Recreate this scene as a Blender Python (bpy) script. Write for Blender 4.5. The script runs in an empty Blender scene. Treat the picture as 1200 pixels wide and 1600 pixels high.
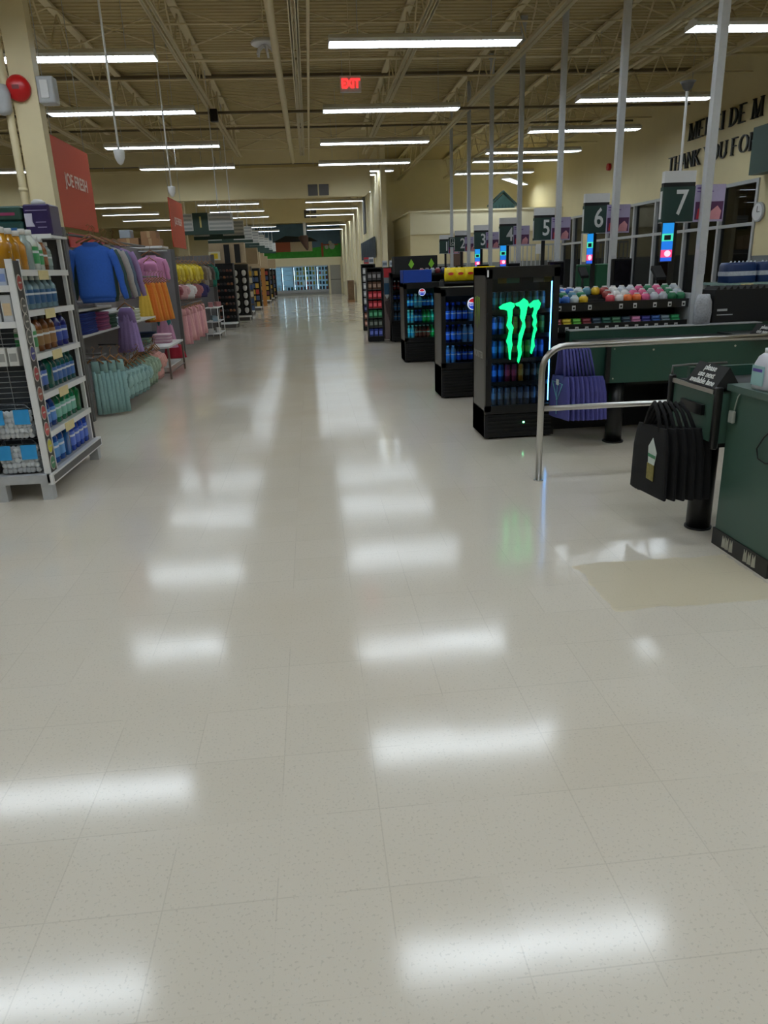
import bpy, math, random
from mathutils import Vector, Matrix
random.seed(7)
R = math.radians
sc = bpy.context.scene
COL = sc.collection

# ---------------------------------------------------------------- camera
F_PX, CAM_H = 1130.0, 1.6
roll, pitch, yaw = R(2.1), math.atan(379/1130), R(4.9)
fw = Vector((math.sin(yaw)*math.cos(pitch), math.cos(yaw)*math.cos(pitch), -math.sin(pitch)))
r0 = Vector((math.cos(yaw), -math.sin(yaw), 0))
u0 = r0.cross(fw)
cr = math.cos(roll)*r0 - math.sin(roll)*u0
cu = math.sin(roll)*r0 + math.cos(roll)*u0
cam = bpy.data.cameras.new('camera'); co = bpy.data.objects.new('camera', cam); COL.objects.link(co)
M = Matrix((cr, cu, -fw)).transposed().to_4x4(); M.translation = Vector((0, 0, CAM_H))
co.matrix_world = M
cam.sensor_fit = 'VERTICAL'; cam.sensor_height = 36; cam.lens = 36*F_PX/1600
cam.clip_end = 200; cam.clip_start = .05
sc.camera = co
sc.view_settings.view_transform = 'Standard'; sc.view_settings.look = 'None'
sc.view_settings.exposure = 0.42; sc.view_settings.gamma = 1
sc.cycles.use_denoising = True
sc.cycles.max_bounces = 7; sc.cycles.diffuse_bounces = 4; sc.cycles.glossy_bounces = 3
sc.cycles.transparent_max_bounces = 10; sc.cycles.transmission_bounces = 4
sc.cycles.caustics_reflective = False; sc.cycles.caustics_refractive = False
sc.cycles.sample_clamp_indirect = 4
LAMP = 11.0
w = bpy.data.worlds.new('night'); sc.world = w; w.use_nodes = True
w.node_tree.nodes['Background'].inputs[0].default_value = (.01, .014, .022, 1)
w.node_tree.nodes['Background'].inputs[1].default_value = .6

# ---------------------------------------------------------------- materials
def lin(c):
    return tuple((v/255/12.92 if v/255 <= .04045 else ((v/255+.055)/1.055)**2.4) for v in c)
_M = {}
def mat(name, col=(200,200,200), rough=.5, metal=0, var=.08, scale=25, emit=0, spec=.5, bump=0, ecol=None):
    if name in _M: return _M[name]
    m = bpy.data.materials.new(name); m.use_nodes = True; _M[name] = m
    nt = m.node_tree; N = nt.nodes; L = nt.links; b = N['Principled BSDF']
    c = lin(col)
    b.inputs['Roughness'].default_value = rough; b.inputs['Metallic'].default_value = metal
    b.inputs['Specular IOR Level'].default_value = spec
    tc = N.new('ShaderNodeTexCoord'); no = N.new('ShaderNodeTexNoise'); no.inputs['Scale'].default_value = scale
    L.new(tc.outputs['Object'], no.inputs['Vector'])
    mx = N.new('ShaderNodeMix'); mx.data_type = 'RGBA'
    mx.inputs[6].default_value = (*[v*(1-var) for v in c], 1); mx.inputs[7].default_value = (*[min(1, v*(1+var)) for v in c], 1)
    L.new(no.outputs[0], mx.inputs[0]); L.new(mx.outputs[2], b.inputs['Base Color'])
    if emit:
        e = lin(ecol or col); b.inputs['Emission Color'].default_value = (*e, 1); b.inputs['Emission Strength'].default_value = emit
    if bump:
        bp = N.new('ShaderNodeBump'); bp.inputs['Strength'].default_value = bump; bp.inputs['Distance'].default_value = .01
        L.new(no.outputs[0], bp.inputs['Height']); L.new(bp.outputs[0], b.inputs['Normal'])
    return m
def glass_mat(name, tint=(235,240,240), rough=.02, ior=1.45):
    if name in _M: return _M[name]
    m = bpy.data.materials.new(name); m.use_nodes = True; _M[name] = m
    N = m.node_tree.nodes; L = m.node_tree.links; N.clear()
    o = N.new('ShaderNodeOutputMaterial'); mx = N.new('ShaderNodeMixShader'); t = N.new('ShaderNodeBsdfTransparent')
    g = N.new('ShaderNodeBsdfGlossy'); f = N.new('ShaderNodeFresnel'); f.inputs[0].default_value = ior
    t.inputs[0].default_value = (*lin(tint), 1); g.inputs['Roughness'].default_value = rough
    L.new(f.outputs[0], mx.inputs[0]); L.new(t.outputs[0], mx.inputs[1]); L.new(g.outputs[0], mx.inputs[2]); L.new(mx.outputs[0], o.inputs[0])
    return m
def floor_mat():
    m = bpy.data.materials.new('vinyl_tile'); m.use_nodes = True
    nt = m.node_tree; N = nt.nodes; L = nt.links; b = N['Principled BSDF']
    def mth(op, a, bb=None, c=None):
        n = N.new('ShaderNodeMath'); n.operation = op
        for i, v in enumerate((a, bb, c)):
            if v is None: continue
            if isinstance(v, (int, float)): n.inputs[i].default_value = v
            else: L.new(v, n.inputs[i])
        return n.outputs[0]
    def mixc(f, a, c):
        n = N.new('ShaderNodeMix'); n.data_type = 'RGBA'
        for i, v in ((0, f), (6, a), (7, c)):
            if isinstance(v, (int, float)): n.inputs[i].default_value = v
            elif isinstance(v, tuple): n.inputs[i].default_value = (*lin(v), 1)
            else: L.new(v, n.inputs[i])
        return n.outputs[2]
    tc = N.new('ShaderNodeTexCoord'); sp = N.new('ShaderNodeSeparateXYZ'); L.new(tc.outputs['Object'], sp.inputs[0])
    T = .305
    ux = mth('DIVIDE', mth('ADD', sp.outputs[0], 30.5-.11), T); uy = mth('DIVIDE', mth('ADD', sp.outputs[1], 30.5-1.24), T)
    fx = mth('FRACT', ux); fy = mth('FRACT', uy)
    dx = mth('MINIMUM', fx, mth('SUBTRACT', 1, fx)); dy = mth('MINIMUM', fy, mth('SUBTRACT', 1, fy))
    d = mth('MINIMUM', dx, dy)
    cb = N.new('ShaderNodeCombineXYZ'); L.new(mth('FLOOR', ux), cb.inputs[0]); L.new(mth('FLOOR', uy), cb.inputs[1])
    wn = N.new('ShaderNodeTexWhiteNoise'); wn.noise_dimensions = '3D'; L.new(cb.outputs[0], wn.inputs['Vector'])
    def noise(s, det=3):
        n = N.new('ShaderNodeTexNoise'); n.inputs['Scale'].default_value = s; n.inputs['Detail'].default_value = det
        L.new(tc.outputs['Object'], n.inputs['Vector']); return n.outputs[0]
    seamon = mth('GREATER_THAN', noise(1.7, 1), .47)
    seam = mth('MULTIPLY', mth('LESS_THAN', d, .006), mth('ADD', .03, mth('MULTIPLY', seamon, .13)))
    speck = mth('GREATER_THAN', noise(110, 2), .63)
    speck2 = mth('LESS_THAN', noise(75, 2), .36)
    c = mixc(mth('MULTIPLY', wn.outputs[0], .5), (218, 209, 194), (212, 203, 187))
    c = mixc(mth('MULTIPLY', speck, .28), c, (158, 150, 134))
    c = mixc(mth('MULTIPLY', speck2, .35), c, (214, 210, 198))
    big = N.new('ShaderNodeMapRange'); big.inputs[1].default_value = .5; big.inputs[2].default_value = .75
    L.new(noise(.55, 2), big.inputs[0])
    c = mixc(mth('MULTIPLY', big.outputs[0], .35), c, (196, 176, 146))
    # worn, unpolished yellowed patch of tiles by the nearest checkout
    def win(v, a, bb): return mth('MULTIPLY', mth('GREATER_THAN', v, a), mth('LESS_THAN', v, bb))
    wob = mth('MULTIPLY', mth('SUBTRACT', noise(6, 3), .5), .12)
    patch = mth('MULTIPLY', win(mth('ADD', sp.outputs[0], wob), 1.36, 2.24), win(mth('ADD', sp.outputs[1], wob), 3.03, 3.62))
    c = mixc(mth('MULTIPLY', patch, .5), c, (196, 180, 140))
    c = mixc(seam, c, (120, 108, 88))
    scuffn = mth('GREATER_THAN', noise(9, 6), .735)
    c = mixc(mth('MULTIPLY', mth('MULTIPLY', scuffn, patch), .8), c, (60, 48, 36))
    L.new(c, b.inputs['Base Color'])
    rg = mth('ADD', mth('MULTIPLY', noise(2.2, 3), .08), .085)
    rg = mth('ADD', rg, mth('MULTIPLY', patch, .22))
    L.new(rg, b.inputs['Roughness'])
    b.inputs['Specular IOR Level'].default_value = .62
    # each tile lies a hair out of level
    ge = N.new('ShaderNodeNewGeometry'); vs = N.new('ShaderNodeVectorMath'); vs.operation = 'SUBTRACT'
    L.new(wn.outputs[1], vs.inputs[0]); vs.inputs[1].default_value = (.5, .5, .5)
    v2 = N.new('ShaderNodeVectorMath'); v2.operation = 'SCALE'; L.new(vs.outputs[0], v2.inputs[0]); v2.inputs['Scale'].default_value = .006
    v3 = N.new('ShaderNodeVectorMath'); v3.operation = 'ADD'; L.new(v2.outputs[0], v3.inputs[0])
    bp = N.new('ShaderNodeBump'); bp.inputs['Strength'].default_value = .05; bp.inputs['Distance'].default_value = .004
    hh = mth('ADD', mth('MULTIPLY', noise(14, 3), .6), mth('MULTIPLY', mth('LESS_THAN', d, .01), -.3))
    L.new(hh, bp.inputs['Height']); L.new(bp.outputs[0], v3.inputs[1])
    v4 = N.new('ShaderNodeVectorMath'); v4.operation = 'NORMALIZE'; L.new(v3.outputs[0], v4.inputs[0]); L.new(v4.outputs[0], b.inputs['Normal'])
    return m

CREAM = mat('cream_paint', (222,208,164), .6, scale=3, var=.04)
CREAM2 = mat('pale_cream_paint', (236,226,190), .6, scale=3, var=.04)
DECK = mat('deck_paint', (190,172,122), .6, scale=4, var=.05)
STEEL = mat('cream_steel', (226,212,172), .5, scale=6, var=.06)  # lightened against the deck, standing in for fixture uplight on the joists
DARKST = mat('dark_steel', (104,92,66), .6)
GREYP = mat('grey_panel', (128,126,128), .5, scale=8)
DGREY = mat('dark_grey_metal', (88,86,84), .45)
LGREY = mat('light_grey_metal', (176,178,180), .4)
WHITE = mat('white_enamel', (226,226,226), .4, var=.03)
WHITEM = mat('off_white_board', (212,212,210), .45, var=.03)
BLACK = mat('black_plastic', (14,14,15), .35)
BLACKM = mat('matt_black', (11,11,12), .7)
COOLB = mat('cooler_black_side', (62,62,58), .34, var=.05)
GREEN = mat('green_laminate', (36,72,60), .38, var=.06, scale=5)
GREENC = mat('worn_green_laminate', (62,90,78), .42, var=.1, scale=4)
SIGNG = mat('sign_green', (40,66,58), .5)
CHROME = mat('brushed_steel', (190,188,184), .28, metal=1, var=.05, scale=60)
BELT = mat('belt_rubber', (34,36,38), .6)
TUBE = mat('lamp_diffuser', (235,245,255), .5, emit=LAMP, ecol=(236,247,255), var=0)
REFL = mat('lamp_reflector', (238,240,242), .35, var=.02)
GLASS = glass_mat('clear_glass')
WGLASS = glass_mat('window_glass', (120,130,138), .01, 1.5)
BAGPL = glass_mat('clear_plastic_film', (248,250,252), .15, 1.2)
ORANGE = mat('orange_banner', (196,78,48), .6, var=.03)
CARD = mat('cardboard', (150,112,78), .8)
RED = mat('red_paint', (196,24,28), .3)
YEL = mat('yellow_plastic', (226,196,40), .4)

# ---------------------------------------------------------------- mesh builder
def ring(cx, cy, z, a, b, n=16, sq=2.0, rip=0, rf=0, ph=0, tilt=None):
    out = []
    for i in range(n):
        t = 2*math.pi*i/n; c, s = math.cos(t), math.sin(t)
        k = 1+rip*math.sin(rf*t+ph)
        x = a*k*math.copysign(abs(c)**(2/sq), c); y = b*k*math.copysign(abs(s)**(2/sq), s)
        out.append((cx+x, cy+y, z))
    return out
class MB:
    def __init__(s): s.v = []; s.f = []; s.mi = []; s.sm = []; s.m = 0
    def add(s, vs, fs, smooth=False):
        o = len(s.v); s.v += [tuple(v) for v in vs]
        for f in fs: s.f.append(tuple(o+i for i in f)); s.mi.append(s.m); s.sm.append(smooth)
        return s
    def box(s, x0, x1, y0, y1, z0, z1, m=None):
        if m is not None: s.m = m
        v = [(x, y, z) for z in (z0, z1) for y in (y0, y1) for x in (x0, x1)]
        return s.add(v, [(0,2,3,1), (4,5,7,6), (0,1,5,4), (2,6,7,3), (0,4,6,2), (1,3,7,5)])
    def bev(s, x0, x1, y0, y1, z0, z1, r=.01, m=None, n=3):
        """box with rounded vertical edges and softened top and bottom rims"""
        if m is not None: s.m = m
        def rr(z, ins):
            pts = []
            for (cx, cy, a0) in ((x1-r, y1-r, 0), (x0+r, y1-r, 90), (x0+r, y0+r, 180), (x1-r, y0+r, 270)):
                for i in range(n+1):
                    a = R(a0+90*i/n); q = max(r-ins, 0)
                    pts.append((cx+math.cos(a)*q, cy+math.sin(a)*q, z))
            return pts
        return s.loft([rr(z0, r*.5), rr(z0+r*.5, 0), rr(z1-r*.5, 0), rr(z1, r*.5)], smooth=False)
    def loft(s, rings, caps=True, smooth=True, m=None):
        if m is not None: s.m = m
        n = len(rings[0]); v = [p for r_ in rings for p in r_]; f = []
        for k in range(len(rings)-1):
            for i in range(n):
                j = (i+1) % n; f.append((k*n+i, k*n+j, (k+1)*n+j, (k+1)*n+i))
        s.add(v, f, smooth)
        if caps:
            o = len(s.v)-len(v)
            for idx in (list(range(n))[::-1], [(len(rings)-1)*n+i for i in range(n)]):
                s.f.append(tuple(o+i for i in idx)); s.mi.append(s.m); s.sm.append(False)
        return s
    def tube(s, pts, r, n=8, m=None, caps=True):
        if m is not None: s.m = m
        pts = [Vector(p) for p in pts]; rs = r if isinstance(r, (list, tuple)) else [r]*len(pts); rings = []
        up = None
        for i, p in enumerate(pts):
            d = (pts[min(i+1, len(pts)-1)]-pts[max(i-1, 0)]).normalized()
            if up is None: up = Vector((0,0,1)) if abs(d.z) < .9 else Vector((1,0,0))
            a = d.cross(up).normalized(); b = a.cross(d).normalized(); up = b
            rings.append([tuple(p+a*math.cos(2*math.pi*k/n)*rs[i]+b*math.sin(2*math.pi*k/n)*rs[i]) for k in range(n)])
        return s.loft(rings, caps)
    def prism(s, poly, plane, d0, d1, m=None):
        """poly in 2D; plane 'xz' (thickness along y), 'yz' (along x), 'xy' (along z)"""
        if m is not None: s.m = m
        f = {'xz': lambda a, b, d: (a, d, b), 'yz': lambda a, b, d: (d, a, b), 'xy': lambda a, b, d: (a, b, d)}[plane]
        n = len(poly); v = [f(a, b, d0) for a, b in poly]+[f(a, b, d1) for a, b in poly]
        return s.add(v, [tuple(range(n)), tuple(range(2*n-1, n-1, -1))]+[(i, n+i, n+(i+1) % n, (i+1) % n) for i in range(n)])
    def disc(s, c, axis, r, t, n=20, m=None):
        if m is not None: s.m = m
        c = Vector(c); a = {'x': Vector((t,0,0)), 'y': Vector((0,t,0)), 'z': Vector((0,0,t))}[axis]
        return s.tube([c, c+a], r, n)
    def ball(s, c, r, sz=1, n=10, m=None):
        if m is not None: s.m = m
        return s.loft([ring(c[0], c[1], c[2]-r*sz*math.cos(math.pi*k/6), max(r*math.sin(math.pi*k/6), r*.03), max(r*math.sin(math.pi*k/6), r*.03), n) for k in range(7)])
    def mesh(s, name, mats, off=(0,0,0)):
        me = bpy.data.meshes.new(name)
        me.from_pydata([(a-off[0], b-off[1], c-off[2]) for a, b, c in s.v], [], s.f)
        for m_ in (mats if isinstance(mats, (list, tuple)) else [mats]): me.materials.append(m_)
        me.polygons.foreach_set('material_index', s.mi); me.polygons.foreach_set('use_smooth', s.sm)
        me.validate(); me.update()
        return me
    def part(s, name, mats, parent, label=None):
        """a part of a thing; coordinates are world, the thing's own place is taken off"""
        off = parent.matrix_basis.translation if not parent.parent else parent.parent.matrix_basis.translation+parent.matrix_basis.translation
        o = bpy.data.objects.new(name, s.mesh(name, mats, off)); COL.objects.link(o); o.parent = parent
        if label: o['label'] = label
        return o
    def thing(s, name, mats, label, cat, group=None, kind=None):
        xs = [p[0] for p in s.v]; ys = [p[1] for p in s.v]; zs = [p[2] for p in s.v]
        off = ((min(xs)+max(xs))/2, (min(ys)+max(ys))/2, min(zs))
        o = bpy.data.objects.new(name, s.mesh(name, mats, off)); COL.objects.link(o); o.location = off
        tag(o, label, cat, group, kind); return o
def tag(o, label=None, cat=None, group=None, kind=None):
    if label: o['label'] = label
    if cat: o['category'] = cat
    if group: o['group'] = group
    if kind: o['kind'] = kind
    return o
def thing(name, label, cat, loc, group=None, kind=None):
    o = bpy.data.objects.new(name, None); COL.objects.link(o); o.location = loc; o.empty_display_size = .1
    return tag(o, label, cat, group, kind)
def struct(s, name, mats, label=None):
    o = bpy.data.objects.new(name, s.mesh(name, mats)); COL.objects.link(o); tag(o, label, None, None, 'structure'); return o
def copy_tree(o, parent=None):
    c = o.copy(); COL.objects.link(c)
    if parent: c.parent = parent
    for ch in list(o.children): copy_tree(ch, c)
    return c
_P = {}
def place(key, builder, loc, rz=0, label=None, group=None, scale=None, cat=None):
    """first use takes the built thing itself, later uses copy it and its parts"""
    if key not in _P:
        o = builder(); _P[key] = o
    else:
        src = _P[key]; o = copy_tree(src)
    o.location = loc; o.rotation_euler = (0, 0, rz)
    o.scale = scale if scale else (1, 1, 1)
    if 'group' in o and not group: del o['group']
    tag(o, label, cat, group)
    return o
def lthing(name, cat): return thing(name, '-', cat, (0,0,0))
ORD = ['first','second','third','fourth','fifth','sixth','seventh','eighth','ninth','tenth','eleventh','twelfth','thirteenth','fourteenth','fifteenth','sixteenth','seventeenth','eighteenth','nineteenth','twentieth']
def text_part(txt, size, mat_, parent, pos, rot, ext=.003, bold=0, name='lettering', sx=1, align='CENTER', label=None):
    cu_ = bpy.data.curves.new('t', 'FONT'); cu_.body = txt; cu_.size = size; cu_.extrude = ext; cu_.offset = bold
    cu_.align_x = align; cu_.align_y = 'CENTER'; cu_.resolution_u = 3; cu_.space_line = .85
    ob = bpy.data.objects.new('t', cu_); COL.objects.link(ob)
    dg = bpy.context.evaluated_depsgraph_get(); me = bpy.data.meshes.new_from_object(ob.evaluated_get(dg))
    bpy.data.objects.remove(ob); me.name = name; me.materials.clear(); me.materials.append(mat_)
    for v in me.vertices: v.co.x *= sx
    o = bpy.data.objects.new(name, me); COL.objects.link(o)
    o.parent = parent; off = parent.matrix_basis.translation if not parent.parent else parent.parent.matrix_basis.translation+parent.matrix_basis.translation
    o.location = Vector(pos)-off; o.rotation_euler = rot
    if label: o['label'] = label
    return o
FACE_Y = (R(90), 0, 0)              # reads from the -Y side
FACE_PX = (R(90), 0, R(90))         # reads from the +X side
FACE_NX = (R(90), 0, R(-90))        # reads from the -X side

# ================================================================ the room
FL = floor_mat()
struct(MB().box(-14, 16, -8, 60, -.1, 0), 'floor', FL)
# roof deck with ribs running across the aisle
XL, XR, YB, YBULK, YEND, ZD = -14.0, 8.3, -8.0, 23.0, 57.0, 5.42
m = MB(); y = YB; prof = []
while y < 29.6:
    prof += [(y, ZD), (y+.09, ZD), (y+.105, ZD+.04), (y+.135, ZD+.04)]; y += .15
vs = []
for (yy, zz) in prof: vs += [(XL, yy, zz), (16, yy, zz)]
m.add(vs, [(2*i, 2*i+2, 2*i+3, 2*i+1) for i in range(len(prof)-1)])
m.box(XL, 16, YB, 29.8, ZD+.1, ZD+.2)
struct(m, 'ceiling', DECK, 'cream ribbed metal roof deck')
struct(MB().box(XL, 2.55, 29.6, YEND, 5.3, 5.4), 'ceiling_rear', DECK, 'cream ceiling over the rear of the store')
struct(MB().box(XL, XL+.1, YB, YEND, 0, 5.6), 'wall_left', CREAM)
struct(MB().box(XL, 16, YB-.1, YB, 0, 5.6), 'wall_behind', CREAM)
# right wall: solid above the glazing, piers between
XW = 8.3
m = MB(); m.box(XW, XW+.2, YB, 29.8, 2.95, 5.6); m.box(XW, XW+.2, YB, 29.8, 0, .12)
for a, b in ((YB, 3.0), (12.9, 13.75), (22.2, 22.75), (24.6, 29.8)): m.box(XW, XW+.2, a, b, .12, 2.95)
m.box(XW-.012, XW, 12.9, 13.75, 0, 1.6, 1); m.box(XW-.012, XW, 22.2, 22.75, 0, 1.6, 1)
struct(m, 'wall_right', [CREAM, mat('grey_wainscot', (120,124,126), .5)])
def window(n, a, b, muls):
    t = thing('window_%d' % n, None, None, (XW, (a+b)/2, .12), kind='structure')
    f = MB()
    for yy in (a, *muls, b): f.box(XW-.03, XW+.12, yy-.035, yy+.035, .12, 2.95)
    for z in (.12, 2.14, 2.89): f.box(XW-.025, XW+.11, a, b, z, z+.06)
    f.part('window_frame', LGREY, t); MB().box(XW+.04, XW+.05, a, b, .12, 2.95).part('pane', WGLASS, t)
window(1, 13.75, 22.2, (15.0, 16.4, 17.9, 19.1, 20.85))
window(2, 22.75, 24.6, (23.6,))
window(3, 3.0, 12.9, (4.6, 6.2, 7.9, 9.6, 11.3))
struct(MB().box(XW+.2, 40, YB, 60, -.12, -.02), 'ground_outside', mat('night_asphalt', (44,48,54), .8))
for i, (yy, rr) in enumerate(((14.2, 1.0), (16.0, .8), (18.2, 1.3), (20.5, .9))):
    mm = MB(); rings = []
    for k in range(6):
        q = rr*math.cos(k/5*1.45); rings.append(ring(12.5+.4*math.sin(i*2), yy*1.35, -.02+.75*rr*math.sin(k/5*1.5), q*1.6, q, 18, 2, .07, 5, i))
    mm.loft(rings); mm.thing('snow_bank', mat('snow', (196,206,212), .8, bump=.5), ['low grey snow bank outside the window nearest the wall clock', 'small snow bank outside, second from the wall clock', 'widest snow bank outside, beyond the window mullions', 'small far snow bank outside toward the office'][i], 'snow bank')
# office block standing out from the right wall, gabled thing above it
m = MB(); m.box(3.3, XW, 24.7, 29.5, 2.62, 3.28); m.box(3.3, XW, 24.76, 29.5, 0, 2.62, 1); m.box(3.3, XW, 24.74, 24.76, 0, 1.7, 2); m.box(3.26, XW, 24.66, 29.5, 3.28, 3.33, 0)
struct(m, 'wall_office', [CREAM2, CREAM, mat('office_grey', (132,134,130), .5)])  # lower face in darker cream: shadow on the wall put into the colour
struct(MB().box(2.55, 16, 29.5, 29.7, 0, 5.5), 'wall_back_right', CREAM2)
m = MB(); m.prism([(6.2, 3.33), (7.0, 3.33), (7.0, 3.5), (6.6, 3.85), (6.2, 3.5)], 'xz', 25.8, 26.0, 0)
for k in range(7): m.box(6.24+k*.11, 6.26+k*.11, 25.78, 25.8, 3.35, 3.52, 1)
m.prism([(6.12, 3.47), (6.6, 3.9), (7.08, 3.47), (7.08, 3.53), (6.6, 3.96), (6.12, 3.53)], 'xz', 25.74, 26.05, 1)
m.thing('roof_gable', [mat('teal_siding', (70,112,112), .6), mat('dark_teal', (46,84,86), .6)], 'small teal gable standing on the office roof', 'gable')
# bulkhead across the store and rear walls
m = MB(); m.box(XL, 1.75, YBULK, YBULK+.2, 3.66, 4.4); m.prism([(1.75, 3.66), (1.93, 3.8), (1.93, 4.4), (1.75, 4.4)], 'xz', YBULK, YBULK+.2)
m.box(XL, 1.93, YBULK-.03, YBULK+.23, 4.4, 4.46)
struct(m, 'wall_bulkhead', CREAM)
struct(MB().box(XL, 2.4, 42, 42.2, 4.15, 5.3), 'wall_rear_bulkhead', CREAM)
m = MB(); m.box(2.4, 2.55, 24.7, YEND, 0, 5.5); zz = 25.2
while zz < YEND-1: m.box(2.36, 2.4, zz, zz+.55, .9, 5.2); zz += 2.6
struct(m, 'wall_corridor', CREAM2)
struct(MB().box(XL, 16, YEND, YEND+.2, 0, 5.5), 'wall_far', CREAM)
m = MB(); m.box(-4.5, 2.4, 56.2, YEND, 2.05, 2.6, 0); m.box(1.35, 2.4, 56.2, YEND, 0, 2.05, 0)
struct(m, 'wall_far_header', CREAM2)
# arch banner & blue grille on the corridor wall
m = MB(); pts = [(31.0, 3.0), (32.2, 3.0), (32.2, 4.0), (31.95, 4.5), (31.6, 4.75), (31.25, 4.5), (31.0, 4.0)]
m.prism(pts, 'yz', 2.33, 2.36, 0); m.thing('wall_banner', mat('grey_print', (96,98,96), .6), 'tall pointed grey banner on the cream corridor wall', 'banner')
m = MB(); m.box(2.34, 2.36, 27, 34, 2.0, 2.7, 0)
for k in range(14): m.box(2.3, 2.34, 27+k*.5, 27.1+k*.5, 2.0, 2.7, 1)
m.thing('louver_grille', [mat('blue_grey', (120,136,146), .5), mat('slate', (80,90,98), .5)], 'blue grey slatted grille on the corridor wall above racks', 'grille')

# ---------------------------------------------------------------- roof steel
def joist(x, y0, y1, i):
    m = MB(); zb, zt = 4.72, ZD-.03
    for dx in (-.05, .035): m.box(x+dx, x+dx+.015, y0, y1, zb, zb+.07); m.box(x+dx-.02, x+dx+.035, y0, y1, zb, zb+.012)
    m.box(x-.06, x+.06, y0, y1, zt-.04, zt)
    y = y0+.3; k = 0
    while y < y1-.8:
        a, b = (zb+.03, zt-.02) if k % 2 == 0 else (zt-.02, zb+.03)
        m.tube([(x, y, a), (x, y+.62, b)], .014, 5)
        y += .62; k += 1
    o = struct(m, 'roof_joist', STEEL)
for i in range(11):
    x = -10.5+1.75*i
    joist(x, YB+.2, 22.7 if x < 1.9 else 29.3, i)
for i, yy in enumerate((3.2, 9.1, 16.6)):
    m = MB(); m.box(-13.8, 8.25, yy-.04, yy+.04, 4.68, 4.72); m.box(-13.8, 8.25, yy-.05, yy+.05, ZD-.1, ZD-.05)
    struct(m, 'roof_girder', DARKST if i == 2 else STEEL)
for i, yy in enumerate((1.5, 5.2, 7.4, 11.3, 12.6, 14.2, 18.3, 20.1, 21.7)):
    m = MB(); m.tube([(-13.8, yy, 4.76), (8.2, yy, 4.76)], .014, 5)
    if i % 2 == 0:
        for k in range(12):
            x = -10.5+1.75*k-1.75
            m.tube([(x, yy, 4.76), (x+1.75, yy, 5.35)], .012, 5); m.tube([(x, yy, 5.35), (x+1.75, yy, 4.76)], .012, 5)
    struct(m, 'roof_bridging', STEEL)
for nm, pts, r, mt in (('sprinkler_main', [(-.28, YB+.3, 4.6), (-.28, 22.9, 4.6)], .055, STEEL),
                       ('conduit', [(.18, YB+.3, 4.64), (.18, 22.9, 4.64)], .022, STEEL),
                       ('conduit', [(5.6, YB+.3, 4.9), (5.6, 24, 4.9)], .04, STEEL), ('conduit', [(5.9, YB+.3, 5.0), (5.9, 24, 5.0)], .03, STEEL),
                       ('conduit', [(6.25, YB+.3, 5.05), (6.25, 24, 5.05)], .03, STEEL),
                       ('sprinkler_branch', [(-13.5, 13.4, 4.85), (8.0, 13.4, 4.85)], .022, STEEL),
                       ('sprinkler_branch', [(-13.5, 9.9, 4.85), (8.0, 9.9, 4.85)], .022, STEEL),
                       ('sprinkler_branch', [(-13.5, 18.9, 4.8), (8.0, 18.9, 4.8)], .022, DARKST)):
    struct(MB().tube(pts, r, 8), nm, mt)
MB().box(-4.2, -3.9, 25.6, 25.9, 0, 5.42).thing('support_column', STEEL, 'cream column beyond the bulkhead left of the numbered aisle sign', 'column')
# air vents on the bulkhead
for i, (x0, x1, yy, z0, z1, lb) in enumerate(((.1, .7, YBULK, 3.7, 4.0, 'square grey air vent low on the near cream bulkhead'), (-.1, .55, 42, 4.35, 4.75, 'small air vent on the far rear bulkhead'))):
    t = thing('air_vent', lb, 'vent', ((x0+x1)/2, yy-.02, z0))
    f = MB().box(x0-.03, x1+.03, yy-.03, yy, z0-.03, z1+.03); f.part('frame', CREAM, t)
    g = MB(); g.box(x0, (x0+x1)/2-.02, yy-.04, yy-.03, z0, z1); g.box((x0+x1)/2+.02, x1, yy-.04, yy-.03, z0, z1); g.part('grille', DGREY, t)

# ---------------------------------------------------------------- ceiling lights
def b_light(L=2.44):
    t = lthing('ceiling_light', 'light'); h = L/2
    m = MB(); m.loft([[(-h, -.15, 0), (h, -.15, 0), (h, .15, 0), (-h, .15, 0)], [(-h, -.06, .07), (h, -.06, .07), (h, .06, .07), (-h, .06, .07)]], smooth=False)
    m.box(-h, h, -.155, -.148, -.035, .005); m.box(-h, h, .148, .155, -.035, .005); m.box(-h-.006, -h, -.155, .155, -.035, .03); m.box(h, h+.006, -.155, .155, -.035, .03)
    m.part('housing', REFL, t)
    MB().box(-h+.02, h-.02, -.14, .14, -.012, -.004).part('diffuser', TUBE, t)
    g = MB(); k = -h+.05
    while k < h-.03: g.box(k, k+.003, -.145, .145, -.034, -.014); k += .075
    g.part('louver', REFL, t)
    for q in (-1, 1): MB().tube([(q*h*.7, 0, .07), (q*h*.7, 0, 1.07)], .004, 4).part('cable', LGREY, t)
    return t
ZLT = 4.33
rowname = {'A': 'in the row over the main aisle', 'B': 'in the row left of the aisle', 'C': 'in the row over the checkouts', 'D': 'in the far left row'}
rows = {'A': (1.64, [-3.4, -.3, 2.0, 4.85, 7.9, 10.5, 14.5, 18.0, 21.3]), 'B': (-3.03, [-3.4, -.3, 2.0, 4.9, 7.5, 11.0, 14.35, 17.95, 21.4]),
        'C': (6.12, [-3.4, -.3, 2.4, 6.2, 10.0, 14.0, 17.0, 19.95, 21.5, 24.1]), 'D': (-7.85, [-.3, 3.4, 7.2, 10.8, 14.4, 18, 21.3])}  # first entries in each row: unseen lights added to light what faces the camera
for k, (x, ys) in rows.items():
    n = 0
    for yy in ys:
        if yy < 9: lb = 'long fluorescent light overhead, out of view, ' + rowname[k]
        else: lb = '%s long fluorescent ceiling light from the front %s' % (ORD[n], rowname[k]); n += 1
        xx = x+(-.25 if k == 'C' and yy > 18 else 0)
        place('light', b_light, (xx, yy, ZLT), 0, lb, 'long fluorescent ceiling lights')
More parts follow.
